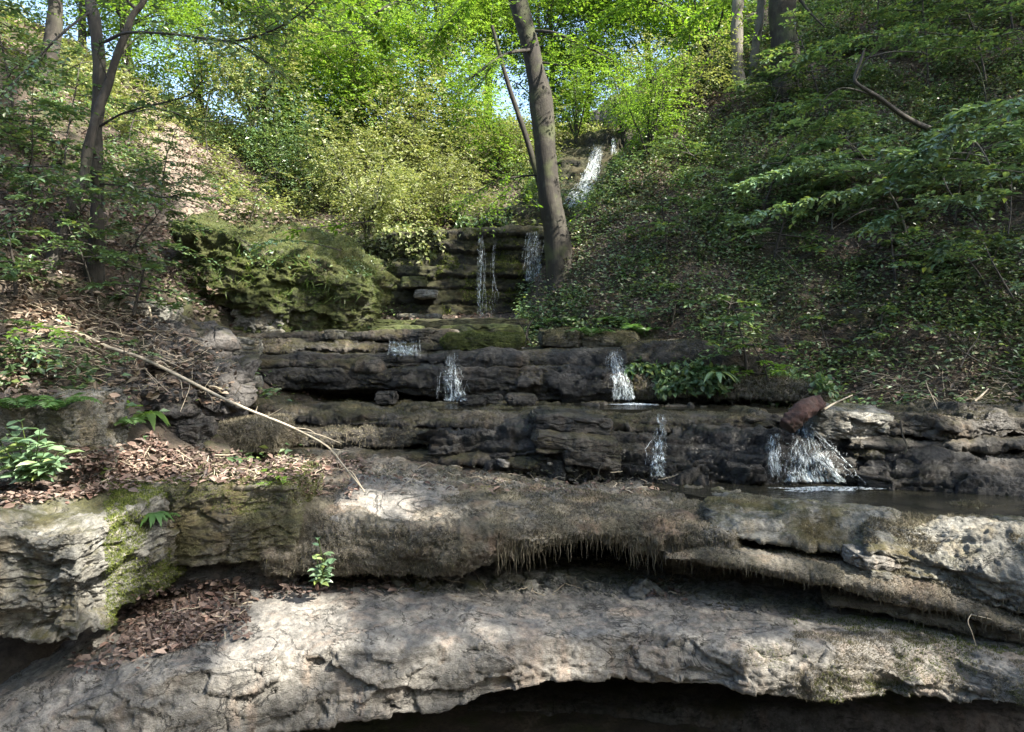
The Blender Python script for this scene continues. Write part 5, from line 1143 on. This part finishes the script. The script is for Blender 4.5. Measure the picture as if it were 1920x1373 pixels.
near_tree('tree', 'big smooth grey trunk leaning across the gorge beside the upper fall', [(880, -420, d1 + .2), (925, -190, d1 + .1), (957, -60, d1), (975, 10, d1), (996, 100, d1), (1015, 200, d1), (1026, 290, d1), (1033, 380, d1), (1044, 455, d1), (1051, 520, d1), (1056, 575, d1)], [.13, .15, .172, .182, .19, .20, .205, .215, .235, .30], 'bark',
    [([(996, 94, d1 - .1), (960, 98, d1 - .4), (930, 112, d1 - .7), (905, 130, d1 - 1.0), (876, 152, d1 - 1.2)], .035, .012), ([(930, 112, d1 - .7), (915, 135, d1 - .8), (900, 160, d1 - .9)], .016, .006),
     ([(1005, 58, d1 - .1), (1040, 62, d1 - .5), (1080, 80, d1 - 1), (1120, 98, d1 - 1.3), (1160, 120, d1 - 1.6)], .03, .008), ([(1018, 118, d1 - .1), (1060, 122, d1 - .6), (1085, 108, d1 - .8), (1130, 92, d1 - 1)], .02, .006),
     ([(960, -60, d1), (880, -20, d1 - 1.5), (760, 0, d1 - 2.5), (690, 30, d1 - 3)], .05, .01), ([(965, -40, d1), (1080, -40, d1 - 1.2), (1200, -10, d1 - 2), (1290, 30, d1 - 2.4)], .05, .01),
     ([(1030, 330, d1 + .2), (985, 330, d1 + .1), (930, 340, d1 - .2), (880, 370, d1 - .3), (850, 385, d1 - .4)], .02, .005), ([(985, 330, d1 + .1), (960, 350, d1), (930, 375, d1 - .1), (910, 400, d1 - .2)], .012, .004)],
    16, seed=1, leafL=.08, clusters=[((-2.2, 11, 8.4), (1.8, 1.4, .8), 340), ((1.5, 11, 8.2), (1.8, 1.3, .9), 340), ((-.2, 12, 10), (2.5, 2, 1), 400), (P(930, 372, 11.9), (.5, .3, .22), 42), (P(900, 392, 11.8), (.25, .2, .12), 16), (P(1180, 40, 11), (.9, .6, .35), 70), (P(830, 40, 10.5), (1.0, .6, .35), 80)])
stick('dead_tree', 'thin dead stem leaning behind the big grey trunk', [(1014, 350, 13.0), (1004, 318, 13), (990, 268, 13), (972, 215, 13), (955, 165, 13), (942, 120, 13), (928, 68, 13), (922, 48, 13)], .062, .03, 'bark', 'dead tree', n=30, sides=9)
d2 = 8.7
near_tree('tree', 'straight stem of the forked tree on the shady bank', [(150, -240, d2), (160, -120, d2), (169, 0, d2), (181, 60, d2), (186, 130, d2), (183, 200, d2), (178, 280, d2), (182, 350, d2), (181, 430, d2), (179, 520, d2), (178, 600, d2 + .1)], [.055, .06, .064, .072, .078, .080, .082, .082, .088, .10], 'barkdark',
    [([(186, 82, d2), (205, 75, d2 - .2), (235, 62, d2 - .4), (300, 62, d2 - .8), (370, 70, d2 - 1.2), (435, 77, d2 - 1.5), (500, 62, d2 - 1.8), (560, 28, d2 - 2), (600, -10, d2 - 2.1)], .022, .006), ([(435, 77, d2 - 1.5), (480, 105, d2 - 1.6), (530, 140, d2 - 1.7)], .009, .004),
     ([(183, 240, d2), (225, 215, d2 - .2), (275, 200, d2 - .5), (350, 180, d2 - .9), (380, 150, d2 - 1.1)], .016, .005), ([(225, 215, d2 - .2), (300, 205, d2 + .3), (370, 225, d2 + .5), (450, 230, d2 + .8)], .010, .004),
     ([(172, 20, d2), (120, 60, d2 - .4), (60, 120, d2 - .7), (0, 180, d2 - 1), (-60, 220, d2 - 1)], .016, .005), ([(183, 345, d2), (240, 350, d2 - .4), (300, 370, d2 - .7), (350, 360, d2 - .9)], .012, .004)],
    11, seed=2, leaf='leaf_shade', leafL=.085, clusters=[(P(250, 330, 8.2), (.55, .35, .07), 46), (P(190, 345, 8.0), (.35, .3, .05), 24), ((-4.5, 7.5, 6.2), (1.6, 1.4, .6), 260), (P(60, 160, 8), (.6, .5, .4), 40), (P(420, 50, 7.2), (.8, .5, .22), 55), (P(560, 10, 6.8), (.5, .4, .2), 36)])
near_tree('tree', 'slanting bent stem crossing the straight one on the shady bank', [(340, -130, 8.5), (300, -50, 8.5), (268, 5, 8.5), (250, 28, 8.5), (236, 62, 8.5), (216, 115, 8.5), (201, 165, 8.5), (182, 215, 8.45), (167, 275, 8.4), (156, 330, 8.35), (132, 398, 8.25), (110, 460, 8.2), (92, 505, 8.15), (70, 560, 8.1)], [.03, .034, .037, .04, .043, .046, .05, .05, .053, .056, .06, .064, .07, .075], 'barkdark',
    [([(258, 18, 8.5), (242, 5, 8.5), (220, -30, 8.4)], .024, .012), ([(150, 345, 8.35), (110, 365, 8.0), (60, 385, 7.8), (0, 425, 7.6)], .016, .008), ([(205, 160, 8.5), (195, 130, 8.4), (182, 100, 8.3)], .014, .007), ([(110, 460, 8.2), (150, 400, 8.0), (170, 370, 7.9)], .012, .005)], 7, seed=3, leaf='leaf_shade', leafL=.085, sides=12,
    clusters=[((-3.8, 7.4, 5.6), (1.2, 1, .5), 160)])
h3 = at(86, 165)
near_tree('tree', 'dark trunk high on the bank above the frame corner', [(118, -150, 14.7), (108, -40, 14.7), (104, 30, 14.7), (98, 80, 14.7), (88, 130, 14.7), (84, 190, 14.8), (82, 260, 14.8)], [.14, .15, .16, .165, .175, .21], 'barkdark', [], 0, seed=4, leaf='leaf_tree', leafL=.10, clusters=[((-9, 14, 8.6), (1.8, 1.6, .7), 300), ((-10, 14.5, 7.0), (1.2, 1.0, .5), 90)])
near_tree('tree', 'pale trunk of the pair on the spur crest, the straighter one', [(1388, -160, 14.6), (1384, -20, 14.6), (1382, 60, 14.6), (1383, 120, 14.6), (1390, 190, 14.6), (1392, 260, 14.6)], [.115, .12, .125, .13, .16], 'barkpale', [], 0, seed=5, clusters=[((5.2, 14, 8.8), (1.8, 1.4, .9), 70)])
near_tree('tree', 'thinner crooked trunk of the pair on the spur crest', [(1455, -140, 14.9), (1432, -20, 14.9), (1424, 40, 14.9), (1414, 100, 14.9), (1408, 170, 14.9), (1404, 250, 14.9)], [.08, .085, .085, .09, .11], 'barkpale', [([(1432, -10, 14.9), (1428, 40, 14.8), (1416, 75, 14.75)], .03, .02)], 0, seed=6, clusters=[((6.2, 14.5, 8.6), (1.6, 1.2, .8), 60)])
near_tree('tree', 'thick ribbed twin bole on the shady bank', [(1466, -160, 14.4), (1468, -20, 14.4), (1470, 50, 14.4), (1473, 100, 14.4), (1474, 165, 14.4), (1475, 250, 14.4)], [.25, .265, .27, .28, .33], 'bark', [([(1500, 0, 14.2), (1520, 25, 14.0), (1545, 50, 13.8)], .03, .015)], 0, seed=7, clusters=[((7.5, 13.5, 9.0), (2, 1.5, .9), 90)])
stick('dead_snag', 'dark crooked dead snag growing out of the shady bank', [hp(1752, 245, .1), (1720, 232, 11.6), (1690, 215, 11.4), (1650, 185, 11.2), (1610, 160, 11.1), (1602, 145, 11.1), (1612, 120, 11.1), (1621, 92, 11.1)], .05, .018, 'barkdark', 'dead tree', [[(1604, 150, 11.1), (1620, 120, 11), (1640, 95, 10.9), (1660, 78, 10.9)], [(1625, 110, 11), (1670, 98, 10.8), (1720, 98, 10.7), (1755, 105, 10.7)], [(1640, 180, 11.2), (1580, 165, 11), (1540, 190, 10.9)]], 'twig', 30)
for i, (pts, lab) in enumerate([([(1845, 215, 9.5), (1848, 180, 9.6), (1835, 130, 9.7), (1815, 105, 9.8)], 'pale bare twig stem high on the bank'), ([(1795, 380, 9), (1775, 350, 9), (1765, 310, 9.1)], 'forked bare twig among the pale saplings'), ([(1900, 560, 8.2), (1860, 490, 8.4), (1830, 420, 8.6), (1815, 400, 8.7)], 'thin bare stem rising over the brushwood'), ([(1890, 440, 8.5), (1895, 400, 8.6), (1897, 340, 8.8)], 'upright bare stem by the frame edge'),
                               ([(1640, 390, 10), (1610, 400, 9.9), (1560, 430, 9.9)], 'bare stick drooping under the large pale sapling'), ([(1000, 648, 9.4), (987, 630, 9.4), (992, 610, 9.5), (998, 600, 9.6)], 'thin stem beside the mossy boulder'), ([(985, 645, 9.4), (990, 620, 9.45), (985, 600, 9.5)], 'second thin stem beside the mossy boulder'), ([(1800, 690, 7.9), (1815, 660, 8), (1830, 640, 8.1), (1840, 615, 8.2)], 'brushwood stick propped on the bank foot'), ([(1790, 650, 7.9), (1840, 680, 7.8), (1900, 700, 7.7)], 'brushwood stick trailing along the bank foot'), ([(1450, 470, 10.4), (1500, 520, 10), (1520, 560, 9.8)], 'thin dead stem crossing the bank'), ([(390, 290, 14), (385, 240, 14), (392, 180, 14.1)], 'slender pale stem by the earth path')]):
    stick('bare_sapling', lab, pts, .010, .004, 'bark' if i % 3 == 0 else 'barkdark', 'stem', [[pts[1], (pts[1][0] + 14 - 28 * (i % 2), pts[1][1] - 26, pts[1][2] - .1), (pts[1][0] + 34 - 68 * (i % 2), pts[1][1] - 40, pts[1][2] - .15)]], 'twig', n=16)

# ---- trees standing behind the gorge
TREE = [tree_mesh(21), tree_mesh(22, 10, .13, .18, 2.8), tree_mesh(23, 12, .17, .3, 2.4), tree_mesh(24, 10, .14, .15, 3.0, mat='leaf_canopy'), tree_mesh(25, 7, .10, .08, 2.4, nsp=2200)]
for i, (x, y, k, s, lab) in enumerate([
    (-13.5, 24, 0, .9, 'tree beyond the crest above the earth path'), (-9.0, 25, 1, .95, 'round tree behind the path end'), (-6.2, 27, 0, 1.0, 'tree left of the wide sky gap'), (-3.4, 24.5, 4, 1.1, 'low tree under the sky gap behind the thicket'),
    (-1.0, 28, 2, 1.0, 'slim tree in the middle of the back row'), (1.2, 25, 4, 1.1, 'low tree just behind the leaning trunk top'), (2.9, 27, 3, .85, 'lime green tree over the high cascade'), (6.6, 23.5, 3, .72, 'bright tree rising behind the spur crest'), (7.8, 24, 3, .95, 'bright tree behind the paired trunks'),
    (-11, 19.5, 4, .9, 'small tree on the crest near the dark trunk'), (-4.9, 20.8, 4, .75, 'small tree in the thicket by the path'), (1.9, 31, 1, 1.1, 'far tree seen through the gap by the trunk'), (-8, 33, 0, 1.2, 'far tree behind the crest of the thicket'), (6.5, 32, 0, 1.2, 'far tree behind the lime green ones'), (10.5, 27, 1, 1.0, 'tree at the top of the spur behind the thick bole'),
    (-17, 27, 0, 1.0, 'outermost tree over the frame corner'), (-2.2, 22.8, 4, .85, 'young tree crowding the crest above the thicket'), (8.8, 21.5, 3, .8, 'lime tree on the back of the spur near the pale pair'), (-7.6, 22.5, 4, .9, 'young tree at the path crest')]):
    place('tree', lab, 'tree', TREE[k], (x, y, tz(x, y)), i * 1.7, s)
print('trees', round(time.time() - T0, 1))

# ---- small plants close by
def rosette(name, label, base, stems, leafL, mat, seed, kind='broad', ratio=.5):
    r = np.random.default_rng(seed); e = empty(name, base, label, 'plant'); st, lf = Buf(), Buf()
    for top, n in stems:
        p = spline([base, (base + top) / 2 + r.normal(0, .015, 3), top], 8); st.add(*tube(p, np.linspace(.006, .0025, 8), 5))
        k = np.linspace(2, 7, n).astype(int); a = np.arange(n) * 2.4 + r.random() * 6; ax = np.stack([np.cos(a), np.sin(a) - .25, .25 - .35 * np.linspace(1, 0, n)], 1); L = leafL * r.uniform(.75, 1.2, n)
        nr = unit(np.stack([-.3 * np.cos(a), -.3 * np.sin(a) - .25, np.ones(n)], 1) + r.normal(0, .15, (n, 3)))
        lf.add(*leaves(p[k] + unit(ax) * .012, ax, nr, L, L * ratio, kind))
    st.build('stem', M['grass'], e); lf.build('foliage', M[mat], e, smooth=False); return e
bs = P(60, 905, 5.35)
r0 = np.random.default_rng(3)
rosette('broad_leaved_plant', 'clump of smooth broad green leaves before the mossy boulder', bs, [(P(x, y, 5.3 + r0.uniform(-.12, .12)), 10) for x, y in [(-20, 790), (-10, 850), (30, 820), (70, 880), (125, 845), (10, 800), (40, 790), (75, 805), (110, 850), (90, 835), (55, 830), (15, 840), (115, 870), (60, 865), (20, 870), (90, 880)]], .135, 'leaf_big', 5)
sb = P(603, 1100, 5.5)
rosette('seedling_plant', 'upright green seedling growing out of the gap over the slab', sb, [(P(597, 1008, sb[1] - .12), 10), (P(610, 1040, sb[1] - .14), 8), (P(595, 1050, sb[1] - .16), 7), (P(618, 1060, sb[1] - .15), 7), (P(604, 1070, sb[1] - .17), 6)], .085, 'leaf_big', 6, ratio=.55)
def strap(label, base, n, L, seed, mat='leaf_shade'):
    r = np.random.default_rng(seed); e = empty('strap_fern', base, label, 'fern'); b = Buf()
    for k in range(n):
        a = r.uniform(-2.6, .3); d = np.array([math.cos(a), math.sin(a) * .8 - .2, 0]); l = L * r.uniform(.6, 1.15); t = np.linspace(0, 1, 7)
        c = base + d * (l * t * .8)[:, None] + UP * (l * (.45 * t - .8 * t ** 2))[:, None]; sd = unit(np.cross(d, UP)); w = .11 * l * np.sin(np.clip(t * 3 + .15, 0, 3.1))[:, None]
        b.add(np.concatenate([c - sd * w, c + sd * w]), np.array([[i, i + 1, 8 + i, 7 + i] for i in range(6)]))
    b.build('frond', M[mat], e)
strap('strap leaved fern drooping from the joint between the two big blocks', P(290, 962, 5.3), 20, .19, 7, 'fern')
strap('long grassy tuft arching over the squared dark stone', P(275, 775, 6.8), 18, .42, 8, 'grass')
strap('small strap fern on the overgrown edge above the upper pool', P(1345, 700, 8.4), 10, .3, 9, 'leaf_big')
# bright twig reaching in from the side, and big leaves caught by light before the outcrop
def leafy_twig(label, pts, nsp, leafL, mat, seed, spl=.25, kind='broad', nl=5):
    r = np.random.default_rng(seed); p = spline([P(*q) for q in pts], 16); e = empty('leafy_branch', p[0], label, 'branch'); obj('twig', *(lambda v: (v[0], [v[1]]))(tube(p, np.linspace(.008, .003, 16), 5)), M['barkdark'], e)
    j = r.integers(3, 15, nsp); C = p[j]; tg = unit(p[j] - p[j - 1]); sd = unit(np.cross(tg, UP)) * np.where(r.random(nsp) < .5, 1, -1)[:, None]
    Dr = unit(tg * .7 + sd * .7 + r.normal(0, .15, (nsp, 3))); b = Buf(); b.add(*leaves(*spray_leaves(C, Dr, nl, spl * r.uniform(.6, 1.2, nsp), leafL, r), kind)); b.build('foliage', M[mat], e, smooth=False)
leafy_twig('twig of glowing lime leaves over the litter near the frame edge', [(-40, 640, 6.3), (20, 622, 6.3), (80, 612, 6.3), (140, 628, 6.2)], 11, .085, 'leaf_bright', 1, .2)
leafy_twig('twig of shaded leaves hanging under the lime ones', [(-40, 660, 6.5), (40, 650, 6.5), (90, 665, 6.4), (125, 690, 6.3)], 12, .09, 'leaf_big', 2, .22)
leafy_twig('bare twig tipped with large bright leaves before the outcrop', [(700, 415, 8.2), (650, 420, 8.2), (600, 425, 8.2), (565, 430, 8.2), (540, 436, 8.2)], 9, .10, 'leaf_bright', 3, .2)
leafy_twig('twig of big blue green leaves over the outcrop', [(640, 470, 8.6), (580, 455, 8.5), (520, 450, 8.4), (480, 460, 8.4)], 12, .11, 'leaf_big', 4, .25)
leafy_twig('arching branch of pale broad leaves across the shady bank', [(1960, 330, 7.2), (1860, 318, 7.4), (1740, 325, 7.6), (1620, 350, 7.8), (1480, 385, 8.0), (1350, 420, 8.1)], 130, .105, 'leaf_big', 5, .32, nl=6)
leafy_twig('upper branch of broad leaves reaching in over the bank', [(1980, 150, 7.0), (1900, 190, 7.1), (1830, 205, 7.2), (1760, 270, 7.4), (1700, 300, 7.5)], 80, .115, 'leaf_big', 6, .34, nl=6)
leafy_twig('low branch of dull leaves beside the brushwood', [(1980, 430, 7.4), (1900, 450, 7.4), (1820, 440, 7.5), (1760, 470, 7.6)], 50, .10, 'leaf_shade', 7, .3, nl=6)
leafy_twig('branch of layered leaves crossing the dark top of the bank', [(1980, 40, 9), (1850, 70, 9.4), (1700, 60, 9.8), (1560, 85, 10.2), (1500, 110, 10.4)], 120, .10, 'leaf_shade', 8, .4, nl=6)

leafy_twig('drooping branch of pale leaves below the arching one', [(1960, 380, 7.0), (1880, 365, 7.2), (1790, 372, 7.4), (1700, 395, 7.6), (1630, 425, 7.7)], 80, .10, 'leaf_big', 9, .32, nl=6)
leafy_twig('branch of broad leaves spreading over the middle of the bank', [(1640, 300, 9.0), (1560, 300, 9.0), (1470, 318, 9.1), (1390, 345, 9.2)], 60, .10, 'leaf_big', 10, .34, nl=6)
leafy_twig('branch tip of pale leaves at the frame edge high on the bank', [(1980, 255, 7.4), (1900, 240, 7.5), (1810, 250, 7.7)], 44, .11, 'leaf_big', 11, .32, nl=6)
leafy_twig('layered branch below the thick twin bole', [(1620, 190, 10.6), (1540, 190, 10.5), (1450, 205, 10.5), (1370, 230, 10.6)], 70, .09, 'leaf_shade', 12, .4, nl=7)
leafy_twig('overhanging spray of dark beech leaves at the top edge beside the sky gap', [(560, -60, 7.5), (600, -20, 7.5), (650, 10, 7.5), (700, 45, 7.6), (730, 80, 7.7)], 46, .085, 'leaf_canopy', 21, .34, 'oval', 7)
leafy_twig('overhanging spray of beech leaves between the forked tree and the sky gap', [(330, -60, 7.8), (400, -10, 7.8), (470, 20, 7.9), (520, 70, 8.0)], 50, .08, 'leaf_canopy', 22, .34, 'oval', 7)
leafy_twig('overhanging spray of lime leaves right beside the leaning trunk top', [(1260, -60, 9.0), (1200, -10, 9.0), (1140, 30, 9.1), (1090, 75, 9.2)], 60, .08, 'leaf_canopy', 23, .36, 'oval', 7)
leafy_twig('overhanging spray of lime leaves in front of the paired trunks', [(1420, -70, 9.5), (1370, -10, 9.5), (1310, 30, 9.6), (1260, 90, 9.7)], 60, .08, 'leaf_canopy', 24, .36, 'oval', 7)
leafy_twig('drooping spray of beech leaves just left of the leaning trunk top', [(940, -60, 9.2), (880, 0, 9.2), (830, 50, 9.3), (800, 110, 9.4)], 56, .08, 'leaf_canopy', 25, .36, 'oval', 7)
# ---- unseen leaf canopy added to block the sun, with gaps cut for sun patches
def canopy():
    r = np.random.default_rng(77); A = unit(np.cross(SUN, UP)); B2 = np.cross(SUN, A); cell = .085
    gx, gy = np.meshgrid(np.arange(-260, 2200, 5.0), np.arange(-160, 1560, 5.0)); gx, gy = gx.ravel(), gy.ravel()
    pts, keep = [], []
    for x, y in zip(gx, gy):
        h = hit(x, y)
        if h and h[0][1] < 17.0 and (h[1] * (h[0] @ h[1])) @ SUN < 0 and ray(h[0] + facing(h[0][None], h[1][None])[0] * .05 + SUN * .12, SUN) is None: pts.append(h[0]); keep.append((x, y))
    pts = np.array(pts); keep = np.array(keep); q = lit_area(keep[:, 0] + r.normal(0, 3, len(keep)), keep[:, 1] + r.normal(0, 2, len(keep)))
    n2 = fbm(pts, 2.6, 3, 900); lit = q > .45 - .9 * n2 - (q - .5) * .6
    lit &= q > .08
    key = np.floor(np.stack([pts @ A, pts @ B2], 1) / cell).astype(int)
    vote = {}
    for k, l in zip(map(tuple, key), lit):
        v = vote.setdefault(k, [0, 0]); v[int(l)] += 1
    P0, C0 = {}, []
    for k, p, l in zip(map(tuple, key), pts, lit):
        if vote[k][1] >= vote[k][0]: continue
        if P0.setdefault(k, 0) < 3: P0[k] += 1; C0.append(p)
    # fill the cells no sample fell into
    ks = np.array(list(P0)); lo, hi = ks.min(0) - 2, ks.max(0) + 3; occ = np.zeros(hi - lo, int); alit = np.zeros(hi - lo, bool)
    for k in P0: occ[tuple(np.array(k) - lo)] = 1
    for k, v in vote.items():
        t = np.array(k) - lo
        if (t >= 0).all() and (t < hi - lo).all() and v[1] >= v[0]: alit[tuple(t)] = True
    nb = sum(np.roll(np.roll(occ, i, 0), j, 1) for i in (-2, -1, 0, 1, 2) for j in (-2, -1, 0, 1, 2))
    grow = alit | np.roll(alit, 1, 0) | np.roll(alit, -1, 0) | np.roll(alit, 1, 1) | np.roll(alit, -1, 1)
    ii = np.argwhere((nb >= 4) & ~grow)
    fl = (ii + lo + .5) * cell
    holes = fbm(np.c_[fl, np.zeros(len(fl))], 1.7, 4, 55, .65) < .33
    fl = fl[holes]; fl = np.repeat(fl, 4, 0) + r.normal(0, cell * .33, (len(fl) * 4, 2))
    base = fl[:, :1] * A + fl[:, 1:] * B2
    s = 17.0 + r.uniform(-2.2, 2.2, len(fl)) + 1.0 * fbm(np.c_[fl, np.zeros(len(fl))], .5, 2, 5)
    c = base + s[:, None] * SUN
    m = ~(inview(c, 90)) & (c[:, 2] > 1.5)
    print('canopy leaves', len(c), 'in frame dropped', (~m).sum(), 'z', c[:, 2].min(), c[:, 2].max(), 'y', c[:, 1].min(), c[:, 1].max(), 'x', c[:, 0].min(), c[:, 0].max())
    c = c[m]; bk = np.stack([r.uniform(-10, 10, 15000), r.uniform(-11, -2.2, 15000), r.uniform(3.2, 8, 15000)], 1); bk = bk[fbm(bk, .5, 3, 17) > .03]  # bk: unseen leaves added behind the camera to cut light from that side
    c = np.concatenate([c, bk]); L = .125 * r.uniform(.7, 1.3, len(c)); L[-len(bk):] *= 1.8
    b = Buf(); b.add(*leaves(c, r.normal(0, 1, (len(c), 3)) * np.array([1, 1, .4]), unit(SUN * .5 + UP * .5 + r.normal(0, .35, (len(c), 3))), L, L * .66, 'diamond'))
    tag(b.build('shade_canopy', M['leaf_canopy'], smooth=False), 'unseen leaf canopy added over the near gorge, with gaps shaped to cast sun patches', kind='stuff')
canopy()
print('canopy', round(time.time() - T0, 1))
# ------------------------------------------------------------------ light, camera
sun = bpy.data.lights.new('sun', 'SUN'); sun.energy = 5.0; sun.angle = math.radians(.5); sun.color = (1, .93, .82)
so = bpy.data.objects.new('sun', sun); COL.objects.link(so); so.rotation_euler = Vector(-SUN).to_track_quat('-Z', 'Y').to_euler(); so.location = (8, -6, 14)
w = bpy.data.worlds.new('World'); scene.world = w; w.use_nodes = True
nt = w.node_tree; bg = nt.nodes['Background']
sky = nt.nodes.new('ShaderNodeTexSky'); sky.sky_type = 'NISHITA'; sky.sun_disc = False; sky.dust_density = 2.0; sky.ozone_density = .5
sky.sun_elevation = math.asin(SUN[2]); sky.sun_rotation = math.atan2(SUN[0], SUN[1])
nt.links.new(sky.outputs[0], bg.inputs[0]); bg.inputs[1].default_value = .12
cam = bpy.data.cameras.new('camera'); cam.lens = 24; cam.sensor_width = 36; cam.clip_end = 500; cam.shift_y = -46.5 / 1920
co = bpy.data.objects.new('camera', cam); COL.objects.link(co); co.rotation_euler = (math.radians(90), 0, 0); scene.camera = co
scene.view_settings.view_transform = 'Standard'; scene.view_settings.look = 'None'; scene.view_settings.exposure = EXPOSURE
scene.cycles.max_bounces = 8; scene.cycles.transparent_max_bounces = 12; scene.cycles.diffuse_bounces = 4
scene.cycles.use_denoising = True
print('done', round(time.time() - T0, 1))
